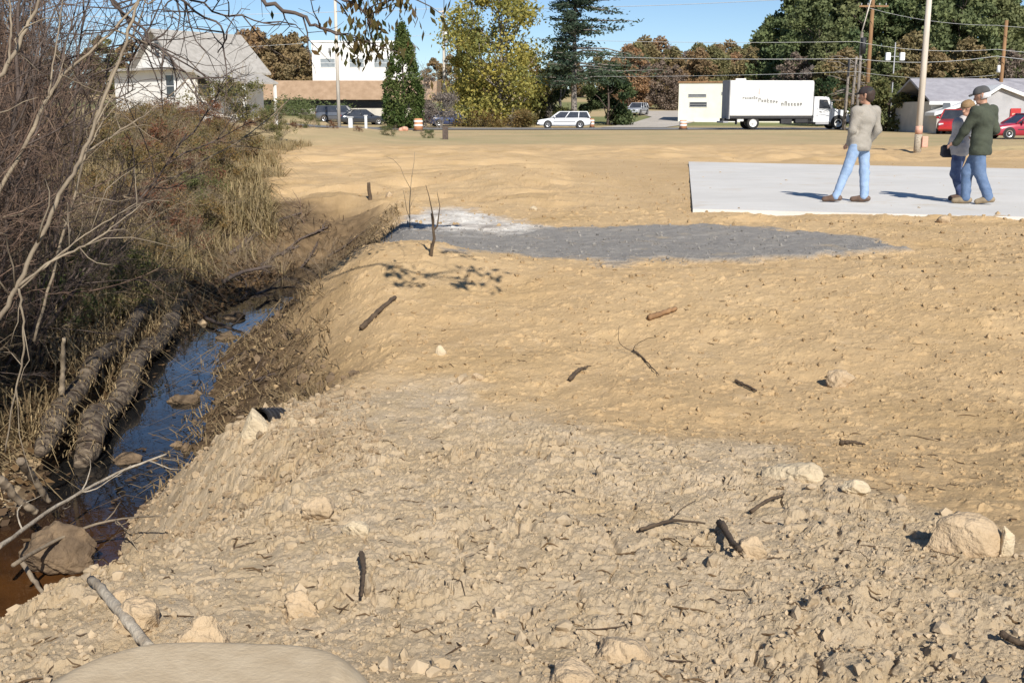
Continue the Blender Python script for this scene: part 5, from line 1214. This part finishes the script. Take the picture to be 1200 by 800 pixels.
stick([(760, 374), (775, 369), (792, 363)], .022, .018, 'brown flat stick under the gravel edge', 'wood_brown', seed=20)
stick([(984, 518), (998, 520), (1014, 522)], .014, .004, 'dark splinter beside the long half-buried stone', seed=21)
stick([(1172, 758), (1190, 764), (1215, 772)], .010, .005, 'dark twig at the lower right edge', seed=22)
stick([(880, 600), (900, 592), (918, 584)], .008, .005, 'brown twig below the long half-buried stone', seed=23)
stick([(424, 665), (427, 682), (424, 700)], .010, .004, 'dark upright splinter in the clods above the smooth boulder', seed=24, lift=.03)
for i_, (pth, ra, lb) in enumerate([([(300, 318), (322, 300), (350, 290)], .03, 'dark root mat stick above the upper pool'), ([(330, 300), (352, 282), (385, 268)], .024, 'dark limb slanting up to the shaded mound'), ([(345, 322), (362, 305), (372, 285)], .02, 'steep dark root on the bank beside the farthest pool'), ([(282, 352), (300, 330), (312, 318)], .026, 'muddy limb left of the farthest pool'), ([(385, 300), (402, 290), (425, 272)], .016, 'thin dark root at the lip of the shaded mound'), ([(262, 470), (290, 452), (322, 440)], .016, 'dark root hanging from the right bank above the pipe'), ([(250, 440), (275, 420), (300, 412)], .014, 'brown root in the torn right bank left of the thick dark stick')]):
    stick(pth, ra, ra * .5, lb, 'bark_dark', name='root', kids=5, seed=60 + i_)
# upright things beyond the ditch
def upright(px, py, d_, top, ra, rb, label, m='stick_dark', bend=.05, cat='stake', name='wooden_stake', kids=0, seed=0):
    p = hit(px, py); e = at(top[0], top[1], p[1]); rs = np.random.default_rng(seed); p[2] -= .08
    P = curve(p, e, bend, 7, rs); b = MB(); b.tube(P, np.linspace(ra, rb, 7), 6)
    for q in range(kids):
        i = rs.integers(1, 6); b.tube(curve(P[i], P[i] + np.array([rs.normal() * .3, rs.normal() * .2, rs.uniform(.1, .4)]), .1, 5, rs), np.linspace(ra * .5, .002, 5), 4)
    return tag(b.build(name, M[m], None, True, fix=False), label, cat)
upright(434, 233, 20, (432, 214), .04, .03, 'charred stub sticking out of the sand behind the mound')
upright(503, 300, 12, (506, 250), .018, .010, 'dark dead stem standing on the shaded mound', bend=.03, kids=2, seed=3, name='dead_plant', cat='dead plant')
upright(480, 268, 14, (486, 178), .007, .003, 'tall thin weed stalk left of the dark dead stem', 'twig_tan', bend=.03, kids=3, seed=4, name='weed_stalk', cat='weed')
upright(358, 262, 14, (352, 232), .012, .005, 'small bare twig at the mound edge above the log', 'twig', bend=.05, kids=5, seed=5, name='weed_stalk', cat='weed')

# ------------------------------------------------------------------ stones and lumps
def rock(px, py, w_px, h_px, label, m='stone', name='stone', sink=.35, seed=0, depth=.8, ang=0.0, flat=False, rough=.16, cat='stone', sub=5):
    p = hit(px, py + h_px * .3); dist = math.hypot(p[1], CAMZ - p[2]); s = w_px / FPX * dist; sh = h_px / FPX * dist
    bm = bmesh.new(); bmesh.ops.create_icosphere(bm, subdivisions=sub, radius=.5); rs = np.random.default_rng(seed + 50)
    V = np.array([v.co[:] for v in bm.verts]); n1_ = V / .5
    if flat: V = np.sign(V) * np.abs(V / .5) ** .5 * .5
    for q in range(11):                                           # knocked-off faces
        d_ = rs.normal(size=3); d_ /= np.linalg.norm(d_); lim = rs.uniform(.27, .43); ex = np.clip(V @ d_ - lim, 0, None); V = V - ex[:, None] * d_ * .85
    V *= (1 + rough * fbm(n1_[:, 0] * 1.6 + seed + n1_[:, 2], n1_[:, 1] * 1.6 + n1_[:, 2] * 1.3, seed, 4) + .06 * fbm(n1_[:, 0] * 6 + n1_[:, 2] * 3, n1_[:, 1] * 6 - n1_[:, 2] * 5, seed + 3, 5))[:, None]
    V *= np.array([s, s * depth, sh * 1.25]); c_, s_ = math.cos(ang), math.sin(ang); V = np.stack([V[:, 0] * c_ - V[:, 1] * s_, V[:, 0] * s_ + V[:, 1] * c_, V[:, 2]], 1)
    for v, q in zip(bm.verts, V): v.co = q
    me = bpy.data.meshes.new(name); bm.to_mesh(me); bm.free(); me.materials.append(M[m])
    for f in me.polygons: f.use_smooth = True
    o = link(name, me, None, (p[0], p[1], p[2] + sh * (.5 - sink))); return tag(o, label, cat)
rock(1130, 625, 92, 62, 'largest tan rounded stone at the right, above a dark crack', seed=1, sink=.46, depth=.75, rough=.1)
rock(1178, 640, 20, 40, 'small upright pale stone touching the right side of the largest tan stone', 'stone_pale', seed=2, sink=.2, depth=.5, flat=True)
rock(930, 553, 75, 30, 'long pale half-buried stone on the right of the gravelly clods', 'stone_pale', seed=3, ang=-.5, depth=.6, sink=.42)
rock(1002, 578, 34, 20, 'white flat stone right of the long half-buried stone', 'stone_pale', seed=4)
rock(985, 440, 34, 30, 'sandy lump with a dark hollow beneath it on the smooth slope', 'stone', seed=5, sink=.25)
rock(878, 650, 40, 30, 'pale rounded stone beside the black steep twig', 'stone', seed=6)
rock(730, 745, 70, 44, 'broad yellowish stone low in the middle of the pale clods', 'stone', seed=7, sink=.45)
rock(665, 782, 60, 40, 'yellowish stone at the bottom edge right of the smooth boulder', 'stone', seed=8, sink=.4)
rock(375, 598, 44, 30, 'round tan clod above the hollow left of centre', 'stone', seed=9)
rock(420, 625, 36, 22, 'flat pale stone right of the round tan clod', 'stone_pale', seed=10)
rock(516, 411, 14, 14, 'small pale pebble on the upper left of the smooth slope', 'stone_pale', seed=11, sub=3)
rock(625, 244, 10, 8, 'small bright white stone on the sand behind the gravel', 'stone_pale', seed=12, sub=3)
rock(1106, 256, 22, 12, 'sandy lump at the front edge of the concrete slab', 'stone', seed=13, sub=3)
rock(238, 385, 26, 18, 'tan clod dividing the two pools of the ditch', 'stone', seed=14, sink=.0)
rock(140, 700, 40, 26, 'loose clod beside the top of the smooth pale grey stick', 'stone', seed=15)
rock(165, 722, 60, 40, 'large crumbly clod right of the smooth pale grey stick', 'stone', seed=16, rough=.25)
rock(240, 735, 70, 46, 'broad crumbly lump above the left shoulder of the smooth boulder', 'stone', seed=17, rough=.25, sink=.45)
rock(350, 695, 48, 34, 'angular clod above the middle of the smooth boulder', 'stone', seed=18, rough=.25)
rock(560, 440, 16, 10, 'small flat clod left of the dark wood chip', 'stone', seed=19, sub=3)
rock(456, 228, 10, 8, 'small tan clod beside the charred stub', 'stone', seed=20, sub=3)
o = rock(65, 640, 76, 46, 'brown mud clod sitting over the brown water at the left', 'mud', name='mud_clod', seed=21, sink=.2, rough=.34); q = atz(68, 655, -.80); o.location = (q[0], q[1], -.74)
for px_, py_, w_, h_, lb in [(266, 396, 24, 11, 'dark mud lump between the two pools, nearest the right bank'), (272, 372, 26, 11, 'dark mud lump in the middle of the upper pool'), (214, 470, 30, 14, 'small mud lump at the right water edge beside the fibre rolls'), (150, 540, 34, 14, 'small mud lump in the water below the fibre rolls')]:
    o = rock(px_, py_, w_, h_, lb, 'mud', name='mud_clod', seed=px_, rough=.36); q = atz(px_, py_, WZ); o.location = (q[0], q[1], WZ + .005)
# pale block with a black pipe behind it
o = rock(299, 497, 34, 32, 'pale squared block on the ditch side in front of the black pipe', 'stone_pale', name='stone_block', seed=22, flat=True, sink=.15, rough=.05)
p = o.location; A_, B_ = np.array([p.x + .0, p.y + .09, p.z - .005]), np.array([p.x + .05, p.y + .34, p.z - .07]); b = MB(); b.tube([A_, B_], [.062, .062], 20, cap=False); b.tube([B_, A_], [.054, .054], 20, cap=False)
for i in range(5): b.tube([A_ + (B_ - A_) * (.04 + i * .2), A_ + (B_ - A_) * (.14 + i * .2)], [.068, .068], 20, cap=False)
tag(b.build('drain_pipe', M['pipe_black'], None, True, fix=False), 'black ribbed pipe end poking out behind the pale squared block', 'pipe')
# the smooth tan boulder right in front of the photographer
c0_ = at(258, 754, 2.12)
o = sdf_mesh('boulder', [((-.20, .0, -.17), (-.06, .05, -.15), .13, .155), ((-.07, .06, -.155), (.13, .06, -.155), .155, .155), ((.13, .04, -.16), (.24, -.1, -.26), .15, .13), ((-.34, -.12, -.26), (.15, -.16, -.2), .14, .2), ((-.1, 0, -.3), (.1, 0, -.3), .2, .2)], M['stone_smooth'], .011, .13, cut=lambda X: X[..., 2] + .012 * np.cos(X[..., 0] * 5) + .0, noise=.004)
o.scale = (1.22, 1, 1); o.location = (c0_[0] - .01, c0_[1] - .20, c0_[2] + .028); tag(o, 'smooth flat-topped tan boulder at the very bottom of the view', 'boulder')

# loose crumbs of soil over the rough ground: far too many to count
ico = bmesh.new(); bmesh.ops.create_icosphere(ico, subdivisions=1, radius=.5); IV = np.array([v.co[:] for v in ico.verts]); IF = np.array([[v.index for v in f.verts] for f in ico.faces]); ico.free()
def crumbs(name, n, ylo, yhi, smin, smax, m, label, zsel, seed, xsel=None):
    rs = np.random.default_rng(seed); u = rs.random(n); y = 1 / (1 / ylo + u * (1 / yhi - 1 / ylo)); x = y * rs.uniform(-.55, .55, n)
    zz = zones(x, y); k = zsel(zz) & (x > np.interp(y, _yr, _xr) + (.15 if seed < 10 and seed != 5 else -.02))
    if xsel: k &= xsel(x, y)
    x, y = x[k], y[k]; n = len(x)
    s = smin * (smax / smin) ** (rs.random(n) ** 2.2) * np.clip(y / 6, .6, 2.0); z = ground_z(x, y)
    V = IV[None] * (1 + .24 * rs.normal(size=(n, len(IV), 1))) * s[:, None, None] * rs.uniform(.5, 1.25, (n, 1, 3))
    V = V + np.stack([x, y, z + s * .18], 1)[:, None, :]
    F = (IF[None] + np.arange(n)[:, None, None] * len(IV)).reshape(-1, 3)
    tag(link(name, fast_mesh(name, V.reshape(-1, 3), [(F, 0)], [m], False)), label, 'soil', kind='stuff')
M['crumb'] = mat('soil_crumb', (0.47, 0.365, 0.24), (0.36, 0.27, 0.165), .95, 9, .3, 40); M['crumb_tan'] = mat('tan_soil_crumb', (0.43, 0.305, 0.165), (0.32, 0.22, 0.115), .95, 9, .3, 40)
crumbs('soil_crumbs', 22000, 1.8, 9, .004, .034, M['crumb'], 'loose crumbs and pebbles over the pale rough soil', lambda z: z[0] > .5, 1)
crumbs('soil_lumps', 1100, 1.9, 7.5, .02, .085, M['crumb'], 'broken lumps of pale soil lying over the spoil', lambda z: z[0] > .5, 4)
crumbs('lobe_clods', 19000, 3.3, 6.4, .008, .06, mat('damp_clod', (0.42, 0.315, 0.195), (0.28, 0.20, 0.12), .95, 7, .8, 40), 'crumbling clods down the near side of the ditch', lambda z: z[0] > .4, 5, lambda x, y: (x - np.interp(y, _yr, _xr)) < 1.5)
crumbs('sand_crumbs', 9000, 4, 34, .007, .035, M['crumb_tan'], 'scattered crumbs of tan soil over the smooth slope and sand', lambda z: (z[0] < .5) & (z[1] < .5) & (z[4] < .3), 2)
crumbs('gravel_stones', 4200, 8.5, 15, .006, .022, mat('grey_gravel_stone', (.27, .25, .225), (.18, .168, .152), .9, 12), 'grey stones of the gravel patch', lambda z: z[1] > .05, 3)
n = 620; rs = np.random.default_rng(8); u = rs.random(n); y = 1 / (1 / 2.0 + u * (1 / 10.5 - 1 / 2.0)); x = y * rs.uniform(-.5, .55, n); k = x > np.interp(y, _yr, _xr) + .2; x, y = x[k], y[k]; n = len(x)
b = MB()
for X_, Y_ in zip(x, y):                                          # each scrap lies along the ground it fell on
    an = rs.normal() * .9; Lh = .016 * math.exp(rs.normal() * .7); q = np.linspace(-1, 1, 4); wv = rs.normal(size=4) * .25
    xs_, ys_ = X_ + Lh * (q * math.cos(an) - wv * math.sin(an)), Y_ + Lh * (q * math.sin(an) + wv * math.cos(an))
    b.tube(np.stack([xs_, ys_, ground_z(xs_, ys_) + .003], 1), np.array([.4, 1, .9, .3]) * .0024 * rs.uniform(.5, 1.6), 4, tint=rs.random())
o = b.build('root_scraps', L['dark_litter'], tint=True); tag(o, 'scraps of dark root and twig scattered over the bare soil', 'twigs', kind='stuff')

crumbs('bank_clods', 5200, 5.4, 16, .012, .075, M['mud'], 'broken clods of dark wet soil along the cut right bank', lambda z: z[3] > .35, 11)
n = 130; rs = np.random.default_rng(12); y = rs.uniform(4.6, 13.5, n); e_ = rs.random(n) ** 2 * .45; x = np.where(rs.random(n) < .6, np.interp(y, _yl, _xl) + e_ * .5, np.interp(y, _yr, _xr) - e_ * .5)
V, F = leaf_quads(np.stack([x, y, np.full(n, WZ + .006)], 1), .028, rs, .96, .6); V[:, 2] = WZ + .004 + .008 * rs.random(len(V)); tag(link('floating_leaves', fast_mesh('floating_leaves', V, [(F, 0)], [L['dark_litter']], False, fattr=rs.random(n))), 'dead leaves and scum floating on the ditch water', 'leaf litter', kind='stuff')
# ------------------------------------------------------------------ people
def hand(prims, wr, d, side, s=1.0):
    """palm, four fingers and a thumb from the wrist along d; side = thumb direction"""
    wr, d, side = np.array(wr), np.array(d, float), np.array(side, float); d /= np.linalg.norm(d); side -= d * (side @ d); side /= np.linalg.norm(side); nrm = np.cross(d, side)
    prims.append((wr, wr + d * .075 * s, .026 * s, .03 * s))
    for i, (o_, l_) in enumerate([(.033, .07), (.011, .08), (-.011, .075), (-.033, .06)]):
        a = wr + d * .085 * s + side * o_ * s; b_ = a + (d * .6 * l_ + nrm * .012) * s; c_ = b_ + (d * .3 * l_ + nrm * .03) * s
        prims += [(a - d * .03 * s, b_, .0105 * s, .0095 * s), (b_, c_, .0095 * s, .008 * s)]
    prims += [(wr + d * .03 * s + side * .02 * s, wr + d * .065 * s + side * .058 * s, .013 * s, .0115 * s), (wr + d * .065 * s + side * .058 * s, wr + d * .1 * s + side * .062 * s + nrm * .012, .0115 * s, .009 * s)]
def person(px, d, label, J, face, look, top, legs, shoe, hair=None, cap=None, thick=1.0, hs=1.0, coat=0.0, gz0=.04):
    base_ = spot(px, d); base_[2] = gz0
    o = thing('person', base_, label, 'person'); o.scale = (.952,) * 3; J = {k: np.array(v, float) for k, v in J.items()}
    f = np.array([face[0], face[1], 0.]); f /= np.linalg.norm(f); rt_ = np.array([f[1], -f[0], 0])
    lk = np.array(look, float); lk /= np.linalg.norm(lk); lr = np.cross(lk, [0, 0, 1]); lr /= np.linalg.norm(lr); lu = np.cross(lr, lk)
    H = J['head']; t_ = thick; pel = (J['hipL'] + J['hipR']) / 2; chest = (J['shL'] + J['shR']) / 2 - np.array([0, 0, .12]); neck = (J['shL'] + J['shR']) / 2 + np.array([0, 0, .03])
    body = [(H + lu * .03 - lk * .015, H + lu * .03 + lk * .02, .092 * hs, .088 * hs), (H - lu * .03 + lk * .02, H - lu * .075 + lk * .055, .07 * hs, .045 * hs), (H - lu * .005 + lk * .095, H - lu * .03 + lk * .115, .012, .017),
            (H + lr * .085 - lu * .02, H + lr * .092 + lu * .025 - lk * .01, .014, .02), (H - lr * .085 - lu * .02, H - lr * .092 + lu * .025 - lk * .01, .014, .02), (neck - np.array([0, 0, .06]), H - lu * .06 - lk * .01, .06 * t_, .052)]
    torso = [(pel + np.array([0, 0, .02]), chest, .125 * t_, .14 * t_), (J['shL'], J['shR'], .068 * t_, .068 * t_), (chest + rt_ * .06, chest - rt_ * .06, .125 * t_, .125 * t_)]
    body += [(a, b, q * .86, w * .86) for a, b, q, w in torso]
    up, lo_ = [], []
    for s in 'LR':
        sh, el, wr = J['sh' + s], J['el' + s], J['wr' + s]; hp, kn, an, to = J['hip' + s], J['kn' + s], J['an' + s], J['to' + s]
        up += [(sh, el, .062 * t_, .05 * t_), (el, wr, .05 * t_, .04 * t_)]; lo_ += [(hp, kn, .104 * t_, .082 * t_), (kn, an, .08 * t_, .072 * t_)]
        body += [(sh, el, .048, .04), (el, wr, .04, .026), (hp, kn, .075, .055), (kn, an, .052, .036), (an, to, .035, .028)]
        hand(body, wr, (wr - el) * .6 + f * .2, f * .5 - rt_ * (1 if s == 'R' else -1))
    sdf_mesh('body', body, M['skin'], .0095, .022, parent=o)
    zt_ = pel[2] - .05 - coat
    lower = [(pel + np.array([0, 0, .02]) - rt_ * .04, pel + np.array([0, 0, .02]) + rt_ * .04, .118 * t_, .118 * t_)] + lo_
    sdf_mesh('trousers', lower, M[legs], .014, .035, cut=lambda X: np.maximum(X[..., 2] - (pel[2] + .03 - coat * 1.1), .045 - X[..., 2]), parent=o, noise=.012)
    tt = torso + up + [(neck - np.array([0, 0, .02]), neck + np.array([0, 0, .02]), .072 * t_, .066 * t_)]
    tt = [(a, b, q + .014, w + .014) for a, b, q, w in tt] + [(pel + np.array([0, 0, -.02 - coat]) - rt_ * .05, pel + np.array([0, 0, -.02 - coat]) + rt_ * .05, .148 * t_, .148 * t_), (pel + np.array([0, 0, .06]) - rt_ * .05, pel + np.array([0, 0, .06]) + rt_ * .05, .142 * t_, .142 * t_)]
    sdf_mesh('jacket' if coat else 'sweatshirt', tt, M[top], .014, .04, cut=lambda X: (pel[2] - .09 - coat) - X[..., 2], parent=o, noise=.012)
    for s in 'LR':
        an, to = J['an' + s], J['to' + s]; dd = (to - an); dd[2] = 0; dd /= np.linalg.norm(dd)
        a0 = np.array([an[0], an[1], an[2] - .03]) - dd * .06
        sd_ = sdf_mesh('shoe', [(a0, an + dd * .05 + np.array([0, 0, -.035]), .045, .05), (an + dd * .04 - np.array([0, 0, .03]), to, .05, .042), (an, an + np.array([0, 0, .05]), .05, .048)], M[shoe], .011, .03, cut=lambda X: (min(an[2], to[2]) - .078) - X[..., 2] if abs(an[2] - to[2]) < .05 else -1.0 + 0 * X[..., 2], parent=o)
    for s in (-1, 1):
        b = MB(); e = H + lu * .012 + lk * .092 + lr * s * .034; b.tube([e - lk * .01, e, e + lk * .007], [.012, .013, .004], 8); b.build('eye', M['eye'], o, True)
    if hair: sdf_mesh('hair', [(H + lu * .04 - lk * .02, H + lu * .045 + lk * .02, .105 * hs, .098 * hs), (H - lu * .02 - lk * .05, H + lu * .02 - lk * .04, .075 * hs, .09 * hs)], M[hair], .01, .03, cut=lambda X: np.minimum((X - H) @ lk - .035, .03 - (X - H) @ lu - 0), parent=o, noise=.006)
    if cap:
        cm, band = cap
        c_ = sdf_mesh('cap', [(H + lu * .045 - lk * .02, H + lu * .05 + lk * .02, .108 * hs, .104 * hs)], M[cm], .01, .02, cut=lambda X: .035 - (X - H) @ lu, parent=o)
        sdf_mesh('brim', [(H + lu * .05 + lk * .10 + lr * .035, H + lu * .04 + lk * .165 + lr * .02, .012, .01), (H + lu * .05 + lk * .10 - lr * .035, H + lu * .04 + lk * .165 - lr * .02, .012, .01), (H + lu * .052 + lk * .10, H + lu * .045 + lk * .175, .014, .01)], M[cm], .007, .03, parent=c_)
        if band: sdf_mesh('hair', [(H + lu * .012 - lk * .03, H + lu * .018 + lk * .0, .105 * hs, .1 * hs)], M[band], .01, .02, cut=lambda X: np.maximum(np.maximum((X - H) @ lu - .033, -.05 - (X - H) @ lu), (X - H) @ lk - .02), parent=o)
    return o
person(1003, 16.4, 'man in a grey sweatshirt, dark cap and pale blue jeans walking on the slab',
       dict(head=(.15, .0, 1.66), shL=(-.02, -.09, 1.43), shR=(.34, .1, 1.43), elL=(-.06, -.08, 1.13), elR=(.41, .14, 1.13), wrL=(-.04, .1, .93), wrR=(.31, .27, .93),
            hipL=(.02, -.06, .90), hipR=(.17, .06, .90), knL=(-.10, -.02, .49), knR=(.22, .06, .48), anL=(-.24, -.02, .10), anR=(.22, .0, .09), toL=(-.40, .06, .045), toR=(.06, .08, .045)),
       (-.45, .89), (-.85, .5, -.05), 'sweat_grey', 'jeans_pale', 'shoe_brown', hair='hair_dark', cap=('cap_dark', None), thick=.93)
person(1151, 16.05, 'man in an olive jacket and blue jeans leaning towards the light-haired companion',
       dict(head=(-.01, .04, 1.66), shL=(-.14, -.1, 1.42), shR=(.20, .12, 1.44), elL=(-.24, .02, 1.13), elR=(.27, .1, 1.14), wrL=(-.30, .16, .95), wrR=(.12, .3, 1.02),
            hipL=(-.03, -.07, .92), hipR=(.08, .07, .92), knL=(.02, -.06, .49), knR=(-.12, .08, .49), anL=(.17, -.1, .11), anR=(-.11, .08, .09), toL=(.02, -.05, .045), toR=(-.26, .14, .045)),
       (-.8, .6), (-.9, .35, -.25), 'olive_cloth', 'jeans_mid', 'shoe_tan', hair=None, cap=('cap_grey', 'cap_white'), thick=1.05, coat=.07)
o = person(1134, 16.7, 'light-haired companion in a pale grey top and dark jeans, left of the olive jacket',
       dict(head=(.0, .02, 1.47), shL=(-.17, -.06, 1.25), shR=(.08, .12, 1.25), elL=(-.19, -.02, .99), elR=(.10, .18, .99), wrL=(-.22, .1, .82), wrR=(.0, .28, .86),
            hipL=(-.12, -.05, .81), hipR=(-.01, .06, .81), knL=(-.14, -.03, .44), knR=(-.07, .08, .44), anL=(-.01, -.04, .09), anR=(.06, .06, .09), toL=(-.15, .02, .04), toR=(-.09, .13, .04)),
       (-.8, .6), (-.6, -.45, -.15), 'pale_cloth', 'jeans_dark', 'shoe_brown', hair='hair_tan', thick=.84, hs=.97)
p = o.location; b = MB(); b.box((p.x - .2, p.y + .08, p.z + .66), (.24, .13, .19), bev=.03); bg = b.build('shoulder_bag', M['bag_black']); tag(bg, 'small black bag hanging at the hip of the light-haired companion', 'bag')
b = MB(); b.tube([(p.x - .2, p.y + .02, p.z + .84), (p.x - .1, p.y - .12, p.z + 1.1), (p.x + .06, p.y - .06, p.z + 1.33), (p.x + .1, p.y + .16, p.z + 1.3)], .012, 5); b.build('strap', M['bag_black'], bg, True)
